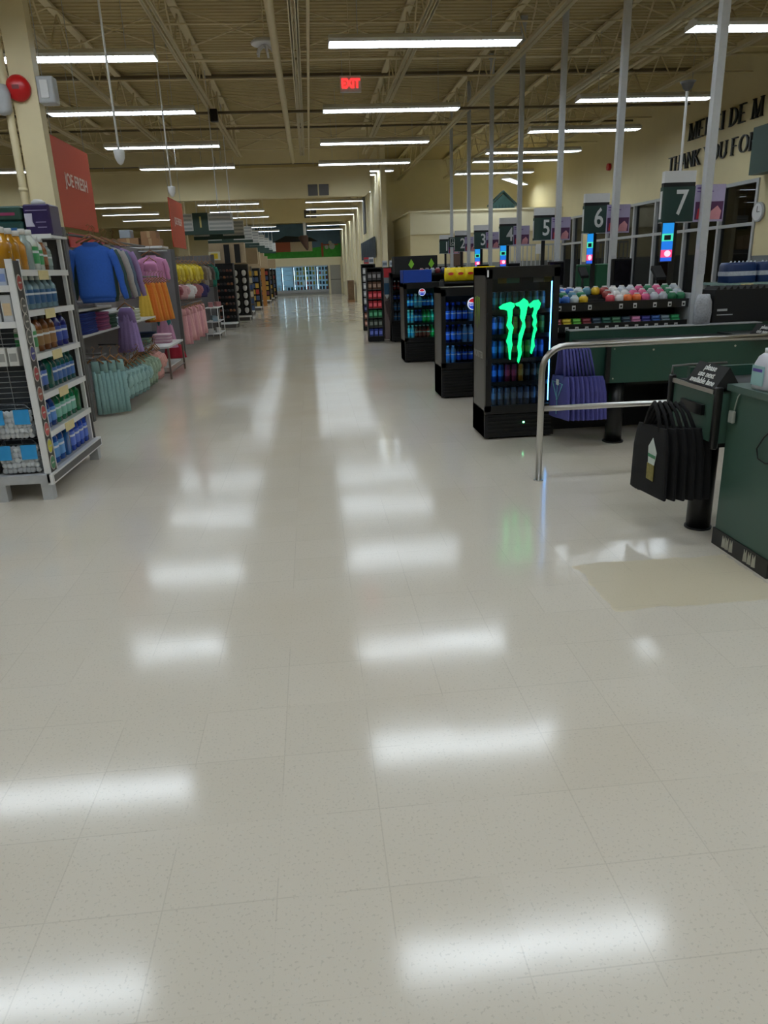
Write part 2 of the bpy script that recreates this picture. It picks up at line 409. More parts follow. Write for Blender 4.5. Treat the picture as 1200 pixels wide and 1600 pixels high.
for j, yy in enumerate((28.6, 32.2, 35.8, 39.6, 43.4, 48.0, 53.0)):  # rearmost entries are extra lights added to brighten the far mural
    place('light', b_light, (1.22, yy, ZLT), 0, '%s ceiling light beyond the bulkhead over the rear aisle' % ORD[j], 'rear ceiling lights')
    place('light', b_light, (-3.1, yy, ZLT), 0, '%s ceiling light beyond the bulkhead above the hanging aisle signs' % ORD[j], 'rear ceiling lights')
    if j < 7: place('light', b_light, (-7.8, yy, ZLT), 0, '%s ceiling light beyond the bulkhead at far left' % ORD[j], 'rear ceiling lights')
for j, (yy, zz, xa) in enumerate(((25.2, 4.6, 2.35), (26.6, 4.68, 2.2))):
    place('short', lambda: b_light(1.0), (xa, yy, zz-.02*j), 0, '%s short ceiling light beside the right end of the bulkhead' % ORD[j], 'short ceiling lights')
place('light', b_light, (7.3, 26.9, 4.35), R(60), 'ceiling light slanting above the office roof', 'long fluorescent ceiling lights')

# ---------------------------------------------------------------- column, alarm, banners
t = thing('support_column', 'cream steel column with conduit behind the orange banner', 'column', (-2.9, 9.16, 0))
m = MB(); m.box(-3.04, -2.78, 9.08, 9.26, 0, ZD); m.part('post', STEEL, t)
m = MB(); m.tube([(-3.09, 9.05, 0), (-3.09, 9.05, ZD)], .04, 10)
for z in (1.6, 2.55, 3.5): m.tube([(-3.09, 9.05, z), (-3.09, 9.05, z+.04)], .046, 10)
m.part('conduit', STEEL, t)
t = thing('fire_alarm_bell', 'round red fire alarm bell high on the cream column', 'alarm', (-2.96, 9.0, 3.5))
m = MB(); m.loft([[(-2.96+r_*math.cos(a*math.pi/12), 9.08-d, 3.56+r_*math.sin(a*math.pi/12)) for a in range(24)] for d, r_ in ((0, .125), (.03, .13), (.06, .115), (.085, .07), (.09, .015))])
m.part('gong', RED, t); MB().box(-3.0, -2.93, 8.985, 9.0, 3.54, 3.58).part('badge', mat('dark_red', (120,20,20), .4), t)
t = thing('emergency_light_box', 'grey emergency light box mounted right of the red bell', 'electrical box', (-2.68, 9.15, 3.42))
m = MB(); m.bev(-2.78, -2.6, 9.08, 9.24, 3.42, 3.68, .02); m.part('box', LGREY, t); MB().box(-2.74, -2.66, 9.07, 9.08, 3.47, 3.64).part('tag', WHITE, t)
m = MB(); m.loft([ring(-3.12, 9.0, z, a, .07, 14) for z, a in ((3.3, .05), (3.34, .08), (3.5, .09), (3.58, .06))])
m.thing('wall_speaker', LGREY, 'rounded light grey box at the left edge beside the column', 'speaker')
def banner(y0, y1, z0, z1, lb, txt=True):
    t = thing('hanging_banner', lb, 'banner', (-2.8, (y0+y1)/2, z0))
    m = MB(); m.box(-2.815, -2.79, y0, y1, z0, z1); m.part('panel', ORANGE, t)
    for yy in (y0+.1, y1-.1): MB().tube([(-2.8, yy, z1), (-2.8, yy, ZD)], .004, 4).part('cable', LGREY, t)
    text_part('JOE FRESH', .2, mat('banner_white', (240,214,204), .6), t, (-2.785, (y0+y1)/2+.03, z0+.53), FACE_PX, .002, .003, sx=.98)
banner(9.3, 10.75, 2.2, 3.16, 'large orange banner with white lettering, hanging next to the column')
banner(16.5, 18.1, 2.2, 3.16, 'second orange banner farther back above the clothing bays')
def stick(x, yy, z, lb):
    t = thing('ceiling_camera', lb, 'camera', (x, yy, z))
    MB().tube([(x, yy, z+.12), (x, yy, ZD)], .012, 8).part('rod', WHITE, t)
    m = MB(); m.loft([ring(x, yy, z+zz, r_, r_, 14) for zz, r_ in ((-.02, .006), (0, .03), (.05, .052), (.11, .058), (.13, .055), (.135, .02))]); m.part('dome', WHITE, t)
stick(-1.95, 8.8, 2.78, 'nearest white dome camera on a long rod above the aisle')
stick(-2.02, 12.3, 2.78, 'second white dome camera on a rod above the clothing')
for i, (x, yy) in enumerate(((-1.78, 16.2), (-1.82, 19.2))):
    MB().tube([(x, yy, 2.9), (x, yy, ZD)], .012, 6).thing('hanging_rod', WHITE, ['bare white rod hanging above the second clothing bay', 'bare white rod hanging nearer the numbered aisle sign'][i], 'rod')
t = thing('ceiling_camera', 'dark dome camera on a white rod beside the last lane sign', 'camera', (3.62, 7.35, 3.0))
MB().tube([(3.62, 7.35, 1.95), (3.62, 7.35, 3.1)], .013, 8).part('rod', WHITE, t)
m = MB(); m.loft([ring(3.62, 7.35, 3.1+zz, r_, r_, 14) for zz, r_ in ((-.02, .015), (.0, .04), (.04, .055), (.06, .075), (.07, .02))]); m.part('dome', DGREY, t)
t = thing('exit_sign', 'small lit red exit sign hanging from the ceiling', 'exit sign', (.8, 12.5, 4.18))
MB().box(.64, .96, 12.48, 12.54, 4.18, 4.4).part('case', WHITEM, t)
text_part('EXIT', .17, mat('exit_red', (255,40,40), .5, emit=2.2, var=0), t, (.8, 12.475, 4.29), FACE_Y, .003, .006, sx=.8)
MB().tube([(.8, 12.5, 4.4), (.8, 12.5, 5.42)], .006, 5).part('stem', STEEL, t)
t = thing('ceiling_fan_unit', 'round white ceiling unit with drooping arms near center truss', 'ceiling unit', (-.44, 12.1, 4.6))
m = MB(); m.loft([ring(-.44, 12.1, z, r_, r_, 20) for z, r_ in ((4.72, .19), (4.74, .2), (4.78, .16), (4.8, .03))]); m.part('shade', WHITE, t)
m = MB()
for k in range(5):
    a = k*2*math.pi/5; m.tube([(-.44, 12.1, 4.72), (-.44+.1*math.cos(a), 12.1+.1*math.sin(a), 4.66), (-.44+.13*math.cos(a), 12.1+.13*math.sin(a), 4.58)], .018, 6)
m.part('arm', WHITE, t); MB().tube([(-.44, 12.1, 4.8), (-.44, 12.1, 5.4)], .01, 5).part('stem', STEEL, t)
m = MB(); m.bev(-1.77, -1.62, 16.3, 16.45, 4.5, 4.72, .02); m.thing('ceiling_speaker', BLACK, 'small black speaker box under the left roof joist', 'speaker')

# ---------------------------------------------------------------- wall lettering (serif capitals)
GL = {'M': [((.08,0),(.14,1),.06),((.14,1),(.45,0),.14),((.45,0),(.8,1),.06),((.8,1),(.84,0),.14)], 'E': [((.15,0),(.15,1),.14),((.15,.97),(.62,.97),.06),((.15,.5),(.5,.5),.05),((.15,.03),(.66,.03),.06)],
      'R': [((.15,0),(.15,1),.14),('a',.3,.74,.22,.24,-90,90),((.38,.5),(.72,0),.12)], 'C': [('a',.45,.5,.36,.47,50,310)], 'I': [((.2,0),(.2,1),.14)], 'D': [((.15,0),(.15,1),.14),('a',.25,.5,.46,.47,-90,90)],
      'T': [((.4,0),(.4,1),.14),((.05,.97),(.75,.97),.06)], 'H': [((.15,0),(.15,1),.14),((.7,0),(.7,1),.14),((.15,.5),(.7,.5),.05)], 'A': [((.08,0),(.4,1),.06),((.4,1),(.75,0),.14),((.2,.35),(.6,.35),.05)],
      'N': [((.12,0),(.12,1),.06),((.12,1),(.72,0),.14),((.72,0),(.72,1),.06)], 'K': [((.15,0),(.15,1),.14),((.15,.42),(.65,1),.06),((.32,.55),(.74,0),.13)], 'Y': [((.4,0),(.4,.48),.14),((.08,1),(.4,.45),.13),((.4,.45),(.72,1),.06)],
      'O': [('a',.45,.5,.38,.48,0,360)], 'U': [((.14,.3),(.14,1),.14),('a',.42,.32,.28,.3,180,360),((.7,.3),(.7,1),.06)], 'F': [((.15,0),(.15,1),.14),((.15,.97),(.62,.97),.06),((.15,.52),(.5,.52),.05)]}
ADV = {'I': .42, 'M': .98, 'O': .94, 'D': .86, ' ': .4}
def wall_text(txt, y_start, z0, h, sx, lb):
    t = thing('wall_lettering', lb, 'lettering', (XW-.03, y_start, z0)); y = y_start
    for ch in txt:
        if ch != ' ':
            m = MB()
            def bar(a, b, wd):
                a = Vector(a); b = Vector(b); d = (b-a).normalized(); nrm = Vector((-d.y, d.x))*wd/2
                if abs(d.y) > .3: # cut flat at top and bottom
                    nrm = Vector((wd/2/abs(d.y)*.9, 0))
                pts = [a-nrm, a+nrm, b+nrm, b-nrm]
                m.prism([(y-p.x*h*sx, z0+p.y*h) for p in pts], 'yz', XW-.045, XW-.005)
            for g in GL[ch]:
                if g[0] == 'a':
                    _, cx, cy, rx, ry, a0, a1 = g; n = 20; o_, i_ = [], []
                    for k in range(n+1):
                        a = R(a0+(a1-a0)*k/n); th = .03+.045*abs(math.cos(a))
                        o_.append((cx+(rx+th)*math.cos(a), cy+(ry+.02)*math.sin(a))); i_.append((cx+(rx-th)*math.cos(a), cy+(ry-.035)*math.sin(a)))
                    for k in range(n):
                        q = [o_[k], o_[k+1], i_[k+1], i_[k]]
                        m.prism([(y-p[0]*h*sx, z0+p[1]*h) for p in q], 'yz', XW-.045, XW-.005)
                else:
                    bar(g[0], g[1], g[2])
                    for p in (g[0], g[1]):
                        if p[1] in (0, 1) and abs(g[0][1]-g[1][1]) > .4 and ch not in 'V': bar((p[0]-.12, abs(p[1]-.02)), (p[0]+.12, abs(p[1]-.02)), .04)
            m.part('letter', mat('black_letter', (16,20,18), .4), t)
        y -= ADV.get(ch, .82)*h*sx
wall_text('MERCI DE M', 16.55, 3.98, .33, 1.12, 'black serif wall letters reading MERCI DE, upper line')
wall_text('THANK YOU FOR', 17.4, 3.45, .31, 1.12, 'black serif wall letters reading THANK YOU, lower line')
m = MB(); m.box(XW-.3, XW-.02, 12.2, 13.62, 2.98, 3.75); m.thing('wall_sign_panel', SIGNG, 'dark green panel on the right wall covering the lettering end', 'panel')
t = thing('wall_clock', 'round white wall clock on the cream pier', 'clock', (XW-.03, 13.62, 2.32))
m = MB(); m.disc((XW-.05, 13.62, 2.36), 'x', .17, .05, 24, 0); m.part('rim', LGREY, t); MB().disc((XW-.055, 13.62, 2.36), 'x', .145, .01, 24).part('face', WHITE, t)
MB().box(XW-.062, XW-.056, 13.615, 13.625, 2.36, 2.46).box(XW-.062, XW-.056, 13.54, 13.62, 2.355, 2.365).part('hands', BLACK, t)
m = MB(); m.disc((XW-.08, 20.9, 4.02), 'x', .09, .08, 16); m.thing('alarm_bell', RED, 'small round red alarm on the upper right wall', 'alarm')

# ---------------------------------------------------------------- far end of the store
m = MB(); X0, X1, Y0 = -4.4, 2.38, YEND-.06
m.box(X0, X1, Y0, Y0+.03, 2.6, 4.95, 0)
mur = m
mur.prism([(X0, 2.6), (X1, 2.6), (X1, 3.55), (1.0, 3.35), (-.5, 3.2), (-2, 3.3), (X0, 3.5)], 'xz', Y0-.01, Y0, 1)
mur.box(-2.4, .3, Y0-.02, Y0-.01, 3.05, 3.75, 2); mur.box(-2.4, -1.3, Y0-.025, Y0-.02, 3.05, 3.72, 3)
mur.prism([(-2.6, 3.72), (-1.6, 4.15), (.2, 4.0), (.75, 3.72)], 'xz', Y0-.03, Y0-.02, 4)
mur.box(.95, 1.1, Y0-.03, Y0-.02, 2.65, 3.6, 3); mur.box(.95, 2.2, Y0-.03, Y0-.02, 3.42, 3.5, 3)
for k, (x, z, r_) in enumerate(((1.75, 3.35, .22), (1.62, 3.6, .13), (1.35, 3.3, .14))): mur.disc((x, Y0-.04, z), 'y', r_, .02, 14, 5)
mur.thing('wall_mural', [mat('mural_sky', (92,124,150), .7, scale=2, var=.2), mat('mural_grass', (70,170,60), .7, scale=5, var=.35), mat('mural_wall', (210,190,160), .7), mat('mural_barn', (170,90,62), .7), mat('mural_roof', (34,34,32), .7), mat('mural_white', (180,184,170), .7, scale=20, var=.4)],
          'painted farm mural with barn and green field on the far wall', 'mural')
t = thing('display_fridge', 'long lit glass door fridge at the far end of aisle', 'fridge', (-.8, 56.6, 0))
FB = mat('fridge_white', (200,206,208), .4); FI = mat('fridge_inner', (150,170,180), .5, emit=.25, ecol=(150,200,230))
m = MB(); m.box(-3.0, 1.35, 56.3, 56.9, 0, .35, 0); m.box(-3.0, 1.35, 56.8, 56.95, .35, 2.05, 0); m.box(-3.0, 1.35, 56.2, 56.9, 1.98, 2.05, 0); m.box(-3.0, -2.92, 56.2, 56.9, .3, 2.0, 0); m.box(1.3, 1.35, 56.2, 56.9, .3, 2.0, 0); m.box(-3, 1.35, 56.16, 56.3, .16, .34, 1)
m.part('cabinet', [FB, LGREY], t)
MB().box(-2.9, 1.28, 56.76, 56.79, .35, 1.97).part('back_panel', FI, t)
m = MB()
for k in range(6): m.box(-2.95+k*.85, -2.89+k*.85, 56.2, 56.25, .35, 1.98)
m.part('door_frame', DGREY, t)
for k in range(5):
    MB().box(-2.86+k*.85, -2.845+k*.85, 56.3, 56.33, .4, 1.95).part('light_strip', mat('fridge_led', (210,235,255), .5, emit=5, var=0), t)
    MB().box(-2.89+k*.85, -2.1+k*.85, 56.22, 56.23, .36, 1.97).part('door', GLASS, t)
m = MB()
for z in (.7, 1.05, 1.4, 1.7): m.box(-2.9, 1.28, 56.35, 56.75, z, z+.02)
m.part('shelf', WHITE, t)
cols = [(210,214,210), (60,70,78), (190,170,60), (40,90,60), (150,60,50)]
for j, z in enumerate((.36, .72, 1.07, 1.42, 1.72)):
    for k in range(18):
        x = -2.78+k*.235
        if k < 7 and z > .7: continue
        c = random.choice(cols); h = .2+.06*random.random()
        place('jug%d' % cols.index(c), lambda: MB().bev(-.075, .075, -.06, .06, 0, .24, .02).thing('food_carton', mat('carton%d' % cols.index(c), c, .5), '-', 'carton'), (x, 56.45, z), 0, 'chilled carton in the far fridge, %s shelf from the bottom' % ORD[j], 'cartons in the far fridge, %s shelf' % ORD[j], scale=(1, 1, h/.24))
t = thing('door_1', None, None, (1.9, 56.2, 0), kind='structure')
m = MB(); m.box(1.5, 2.25, 56.12, 56.18, 0, 2.03); m.part('leaf', mat('door_grey', (160,158,150), .4), t); MB().box(1.5, 2.25, 56.1, 56.12, 1.0, 1.05).part('push_bar', DGREY, t)
t = thing('ceiling_hanging', 'white post hanging from the ceiling with a brown ornament', 'hanging ornament', (-.15, 45, 3.0))
MB().box(-.22, -.06, 44.95, 45.05, 3.6, 5.3).part('post', WHITE, t)
m = MB(); m.loft([ring(-.15+dx, 45, z, a, .15, 10) for z, a, dx in ((2.8, .04, .1), (2.95, .12, .06), (3.2, .2, -.02), (3.5, .3, -.1), (3.62, .2, -.05))]); m.part('ornament', mat('brown_fibre', (70,46,32), .8), t)

# hanging aisle signs
def b_aisle():
    t = lthing('aisle_sign', 'aisle sign')
    m = MB(); m.box(-.88, .88, -.05, .05, 0, .11); m.part('header_strip', SIGNG, t)
    for x0, x1 in ((-.88, -.33), (.13, .88)):
        m = MB(); m.box(x0, x1, -.04, .04, .11, .6, 0)
        for k in range(4): m.box(x0+.03, x1-.03, -.045, -.04, .15+k*.12, .21+k*.12, 1)
        m.part('listing_panel', [WHITEM, mat('listing_grey', (168,172,172), .6)], t)
    MB().box(-.33, .13, -.045, .045, .11, .62).part('number_panel', SIGNG, t)
    for x in (-.7, .1, .7): MB().tube([(x, 0, .6), (x, 0, 2.62)], .012, 5).part('cable', WHITE, t)
    return t
for k in range(8):
    o = place('aisle', b_aisle, (-3.12+.03*k, 24.2+3.5*k, 2.8), 0, ('hanging aisle sign with number 1, nearest of the row' if k == 0 else '%s hanging aisle sign counted from the numbered one' % ORD[k]), 'hanging aisle signs')
    if k == 0: first_aisle = o
text_part('1', .42, mat('gold', (206,190,120), .5), first_aisle, (first_aisle.location.x-.1, first_aisle.location.y-.055, 3.14), FACE_Y, .004, .012, sx=.8)

# ================================================================ product builders
def bottle(name, body, cap, label, h, a, b, style='round', glossy=.15):
    """body stands at origin, label face towards -Y"""
    def f():
        t = lthing(name, 'bottle'); sq = 2 if style == 'round' else 3.2
        hs = h*(.78 if style != 'jug' else .7); neck = min(a, b)*.42
        prof = [(0, .9), (h*.02, 1), (h*.45, .97), (hs*.85, 1), (hs*.95, .86)]
        m = MB(); m.loft([ring(0, 0, z, a*k, b*k, 16, sq) for z, k in prof]+[ring(0, 0, hs*1.05, neck*1.3, neck*1.3, 16, 2), ring(0, 0, h*.9, neck, neck, 16)])
        if style == 'jug': m.tube([(a*.6, 0, hs*.5), (a*1.25, 0, hs*.62), (a*1.1, 0, hs*.9), (a*.3, 0, hs*1.0)], .012, 6)
        m.part('bottle_body', mat('liquid_%d_%d_%d' % body, body, glossy, var=.03), t)
        m = MB(); m.loft([ring(0, 0, z, neck*1.25*k, neck*1.25*k, 12) for z, k in ((h*.86, 1), (h*.99, 1), (h, .9))])
        if style == 'spray': m.box(-neck*.6, neck*.6, -a*1.1, neck, h, h*1.07)
        m.part('cap', mat('cap_%d_%d_%d' % cap, cap, .35), t)
        if label:
            m = MB(); m.loft([ring(0, 0, z, a*1.015, b*1.03, 16, sq) for z in (h*.16, h*.58)], caps=False); m.m = 1
            m.loft([ring(0, 0, z, a*1.02, b*1.04, 16, sq) for z in (h*.42, h*.48)], caps=False)
            m.part('label_wrap', [mat('lab_%d_%d_%d' % label, label, .45), mat('lab_white', (222,226,230), .5)], t)
        return t
    return f
def can(name, col, acc, h=.16, r_=.033):
    def f():
        m = MB(); m.loft([ring(0, 0, z, k, k, 14) for z, k in ((0, r_*.8), (.008, r_), (h*.93, r_), (h*.985, r_*.82), (h, r_*.84))])
        m.m = 1; m.loft([ring(0, 0, z, r_*1.01, r_*1.01, 14) for z in (h*.35, h*.7)], caps=False)
        m.m = 2; m.loft([ring(0, 0, z, k, k, 14) for z, k in ((h*.97, r_*.83), (h*1.01, r_*.8))])
        return m.thing(name, [mat('can_%d_%d_%d' % col, col, .3, metal=.3), mat('can_%d_%d_%d' % acc, acc, .35), LGREY], '-', 'can')
    return f

# ================================================================ near left rack
t = thing('display_rack', 'white end display rack with mouthwash and cotton bags at left', 'display rack', (-2.7, 6.2, 0))
def gr(m, x0, x1, y0, y1): pass
m = MB(); m.box(-3.4, -2.1, 5.6, 6.9, .15, .2, 0); m.box(-3.4, -2.08, 5.56, 5.6, .135, .2, 0); m.box(-2.1, -2.06, 5.56, 6.93, .12, .2, 1); m.box(-2.065, -2.055, 5.6, 6.9, .135, .185, 2)
m.part('base_deck', [LGREY, WHITE, DGREY], t)
for x0, y0 in ((-2.16, 5.57), (-2.5, 5.57), (-3.3, 5.57), (-2.16, 6.83), (-3.3, 6.83)): MB().box(x0, x0+.08, y0, y0+.08, 0, .15).part('leg', LGREY, t)
for x0, y0 in ((-2.14, 6.84), (-2.31, 6.84)): MB().box(x0, x0+.03, y0, y0+.03, .2, 1.95).part('upright', WHITE, t)
for z in (.49, .78, 1.08, 1.40, 1.69):
    m = MB(); m.box(-2.28, -2.1, 5.75, 6.86, z-.02, z-.004, 0); m.box(-2.105, -2.09, 5.75, 6.86, z-.045, z-.0, 0); m.box(-2.09, -2.086, 6.12, 6.34, z-.075, z-.005, 1); m.part('shelf', [WHITE, mat('price_card', (222,206,150), .5)], t)
m = MB(); m.box(-3.4, -2.08, 6.55, 6.95, 1.94, 1.96, 0); m.box(-3.4, -2.08, 6.54, 6.55, 1.935, 1.97, 0); m.part('top_shelf', WHITE, t)
MB().box(-3.4, -2.1, 6.89, 6.91, .2, 1.94).part('back_panel', DGREY, t)
for z in (1.58, 1.33):
    m = MB(); m.box(-3.3, -2.13, 5.62, 5.74, z-.02, z, 0); m.box(-3.3, -2.13, 5.605, 5.62, z-.04, z+.005, 0); m.part('shelf', WHITE, t)
m = MB()
for k in range(40): z = .25+k*.04; m.tube([(-3.3, 5.735, z), (-2.13, 5.735, z)], .003, 4)
for k in range(10): m.tube([(-3.3+k*.125, 5.73, .22), (-3.3+k*.125, 5.73, 1.9)], .003, 4)
m.part('wire_grid', LGREY, t)
MB().box(-3.35, -2.13, 5.74, 5.75, .2, 1.75).part('back_panel', mat('rack_dark', (40,46,52), .6), t)
m = MB()
for k in range(44): z = .22+k*.038; m.tube([(-2.28, 5.76, z), (-2.28, 6.85, z)], .0025, 4)
for k in range(8): m.tube([(-2.28, 5.8+k*.14, .22), (-2.28, 5.8+k*.14, 1.9)], .0025, 4)
m.part('wire_grid', LGREY, t)
MB().box(-2.3, -2.29, 5.75, 6.87, .2, 1.9).part('back_panel', mat('rack_dark', (0,0,0)), t)
m = MB(); m.box(-2.095, -2.08, 5.615, 5.735, .2, 1.75, 0); m.part('sign_strip', mat('strip_brown', (52,48,44), .5), t)
m = MB(); m.box(-2.125, -2.08, 5.595, 5.615, .2, 1.76, 0); m.box(-2.095, -2.075, 5.735, 5.745, .2, 1.76, 0); m.part('strip_edge', WHITE, t)
for k, (z, c) in enumerate(((1.6, (170,66,56)), (1.44, (90,88,82)), (1.33, (90,88,82)), (1.22, (90,88,82)), (1.1, (74,72,140)), (.95, (168,64,64)), (.8, (160,86,70)), (.66, (176,60,56)), (.53, (196,90,88)), (.4, (206,200,60)), (.27, (66,128,88)))):
    def el(r_, x): return [(x, 5.675+r_*math.cos(i*math.pi/10), z+r_*1.15*math.sin(i*math.pi/10)) for i in range(20)]
    m = MB(); m.loft([el(.05, -2.08), el(.05, -2.077)]); m.m = 1; m.loft([el(.042, -2.077), el(.042, -2.075)]); m.box(-2.075, -2.0735, 5.65, 5.70, z-.006, z+.006, 0)
    m.part('round_emblem', [mat('emblem_rim', (196,190,180), .5), mat('emb%d_%d_%d' % c, c, .5)], t)
def shelf_items(key, items, x, z, y0, y1, where, group):
    items = [(*i[:4], i[4]+(.02 if i[4] < .28 else 0), *i[5:]) for i in items]; n = len(items)
    tot = sum(i[5] for i in items); gap = ((y1-y0)-2*tot)/max(n, 1); y = y0
    cnt = 0
    for (desc, body, cap, lab, h, a, b, st) in items:
        y += a+gap/2
        kk = (body, cap, lab, h, a, b, st)
        place(kk, bottle('bottle', body, cap, lab, h, a, b, st), (x, y, z), R(90), '%s, %s from near end, %s' % (desc, ORD[cnt], where), group)
        y += a+gap/2; cnt += 1
W_ = (225,225,222)
g = 'bottles on the mouthwash rack'
AMB, CLR, TEAL, DBL, BLU, GRN = (176,122,24), (150,165,160), (14,74,70), (30,34,110), (20,72,150), (8,104,64)
shelf_items('a', [('amber jug', AMB, W_, None, .29, .062, .05, 'jug'), ('amber jug', AMB, W_, None, .29, .062, .05, 'jug'), ('amber jug', (190,130,40), W_, None, .28, .06, .05, 'jug'), ('clear jug', CLR, W_, None, .3, .06, .05, 'jug'),
                  ('tall white bottle with green label', (214,218,210), W_, (60,150,90), .3, .06, .05, 'rect'), ('white bottle with green label', (214,218,210), W_, (60,150,90), .24, .05, .04, 'rect'),
                  ('brown bottle with white cap', (130,80,44), W_, (150,96,60), .23, .045, .04, 'round'), ('clear bottle', CLR, W_, (150,170,165), .2, .045, .04, 'round')], -2.18, 1.69, 5.7, 6.7, 'top shelf of white rack', g)
shelf_items('b', [('clear blue spray bottle', (120,150,160), (200,210,206), (52,96,140), .23, .055, .04, 'spray')]*7, -2.19, 1.40, 5.76, 6.7, 'second shelf of white rack', g)
shelf_items('c', [('white bottle with green label', (214,220,214), (200,205,200), (60,140,80), .26, .065, .045, 'rect')]*2+[('brown amber bottle', (112,64,24), BLACK and (30,28,26), (150,112,70), .26, .062, .045, 'round')]*3+[('dark blue bottle', DBL, (28,28,40), (60,80,160), .26, .062, .045, 'round')]*2, -2.18, 1.08, 5.72, 6.78, 'third shelf of white rack', g)
shelf_items('d', [('dark teal bottle with blue label', (12,44,60), W_, (74,104,176), .25, .05, .04, 'rect')]*3+[('plain green bottle', (8,84,66), (10,60,50), None, .25, .06, .045, 'rect')]+[('teal bottle with blue label', TEAL, (12,90,70), (60,100,160), .24, .05, .04, 'rect')]*5, -2.18, .78, 5.76, 6.8, 'fourth shelf of white rack', g)
shelf_items('e', [('blue bottle', (16,52,120), W_, (80,130,196), .24, .055, .04, 'rect')]*3+[('green bottle', GRN, (12,110,60), (120,180,160), .24, .055, .04, 'rect')]*4+[('plain green bottle', (8,100,50), (10,90,50), None, .24, .06, .04, 'rect')], -2.18, .49, 5.76, 6.82, 'fifth shelf of white rack', g)
shelf_items('f', [('blue bottle with white cap', BLU, (226,220,226), (90,150,206), .27, .055, .042, 'rect')]*3+[('big blue bottle with white cap', (18,84,150), (226,220,226), None, .27, .07, .045, 'rect')]+[('deep blue bottle with white cap', (24,60,160), (226,220,226), (80,110,200), .27, .05, .042, 'rect')]*4, -2.17, .2, 5.78, 6.84, 'bottom deck of white rack', g)
# bags of cotton balls
def b_cotton():
    t = lthing('cotton_bag', 'bag')
    m = MB(); m.loft([ring(0, 0, z, a, b, 20, 3, .04, 7, z*30) for z, a, b in ((0, .12, .06), (.03, .15, .085), (.12, .155, .09), (.2, .15, .08), (.25, .12, .04), (.27, .11, .015))]); m.part('film', BAGPL, t)
    m = MB(); rnd = random.Random(3)
    for z in (.03, .07, .11, .15, .19):
        for k in range(8):
            for q in (-1, 1): m.ball((-.12+k*.034+rnd.uniform(-.006, .006), q*.04+rnd.uniform(-.01, .01), z), .023, 1, 7)
    m.part('cotton_balls', mat('cotton', (236,238,240), .95, bump=.4), t)['kind'] = 'stuff'
    for x0, x1 in ((-.145, -.045), (.03, .145)): MB().loft([[(x0, -.096, .12), (x1, -.096, .12), (x1, -.09, .12), (x0, -.09, .12)], [(x0, -.087, .23), (x1, -.087, .23), (x1, -.08, .23), (x0, -.08, .23)]], smooth=False).part('blue_print', mat('bag_blue', (44,146,206), .35), t)
    return t
for i, (x, yy, z, rz, lb) in enumerate(((-2.3, 5.665, .2, 0, 'cotton ball bag at the near corner of the bottom deck'), (-2.62, 5.665, .2, .05, 'cotton ball bag left on the bottom deck at photo edge'), (-2.95, 5.665, .2, 0, 'cotton ball bag farthest left on the bottom deck'),
                                        (-2.3, 5.665, .47, -.04, 'cotton ball bag stacked on top at the near corner'), (-2.61, 5.665, .47, .04, 'cotton ball bag stacked on top beside the corner one'))):
    place('cotton', b_cotton, (x, yy, z), rz, lb, 'bags of cotton balls', scale=(1, .7, 1))
def box_item(col, w_, d, h, band=None):
    def f():
        t = lthing('product_box', 'box')
        MB().bev(-w_/2, w_/2, -d/2, d/2, 0, h, .006).part('carton', mat('bx_%d_%d_%d' % col, col, .5), t)
        if band: MB().box(-w_/2+.01, w_/2-.01, -d/2-.002, -d/2, h*.25, h*.7).part('printed_panel', mat('bx_%d_%d_%d' % band, band, .5), t)
        return t
    return f
for i in range(5):
    place('wb', box_item((196,198,202), .075, .1, .19, (210,186,150)), (-2.18-.09*i, 5.675, 1.33), 0, '%s pale carton from the corner on the rack side shelf' % ORD[i], 'pale cartons on the rack side')
    place('wb2', box_item((180,190,206), .075, .1, .12, (120,140,190)), (-2.18-.09*i, 5.675, 1.58), 0, '%s small blue white carton from the corner, upper side shelf' % ORD[i], 'small cartons on the rack side')
    place('wb3', box_item((214,214,210), .07, .1, .13, (150,150,146)), (-2.2-.085*i, 5.67, 1.02), 0, '%s white pack hanging on the rack wire grid' % ORD[i], 'white packs on the wire grid')
# packs on top of the rack
def pack(xc, z, dx, h, col, band, strap, lb, y=6.72):
    t = thing('wrapped_pack', lb, 'package', (xc, y, z))
    m = MB(); m.bev(xc-dx, xc+dx, y-.13, y+.13, z, z+h, .025, n=4); m.part('wrap', mat('pk%d_%d_%d' % col, col, .3, var=.25, scale=12), t)
    m = MB(); m.box(xc-dx*.75, xc+dx*.7, y-.134, y-.13, z+h*.35, z+h*.55); m.part('printed_band', mat('pk%d_%d_%d' % band, band, .4), t)
    MB().disc((xc-dx*.1, y-.136, z+h*.5), 'y', min(.022, h*.3), .003, 14).part('round_mark', mat('pk_mark', (200,170,190), .4), t)
    if strap: MB().box(xc-dx*.9, xc-dx*.75, y-.136, y+.135, z, z+h+.004).part('strap', YEL, t)
pack(-2.47, 1.965, .17, .11, (38,74,72), (60,110,170), True, 'lower dark green wrapped pack with yellow strap on the rack top')
pack(-2.47, 2.08, .17, .11, (48,80,70), (150,56,96), True, 'upper dark green wrapped pack with pink band, atop the other')
pack(-2.78, 1.965, .12, .12, (30,80,60), (60,110,170), False, 'small green pack at the left end of the rack top')
t = thing('wrapped_pack', 'dark purple wrapped pack with white patch on the rack top', 'package', (-2.19, 6.72, 1.965))
m = MB(); m.bev(-2.29, -2.08, 6.6, 6.86, 1.965, 2.2, .02); m.part('wrap', mat('pack_purple', (48,34,84), .3, var=.25), t)
MB().prism([(-2.28, 2.03), (-2.21, 2.03), (-2.225, 2.07), (-2.22, 2.13), (-2.28, 2.13)], 'xz', 6.594, 6.6).part('white_patch', mat('patch_white', (210,206,226), .4), t)
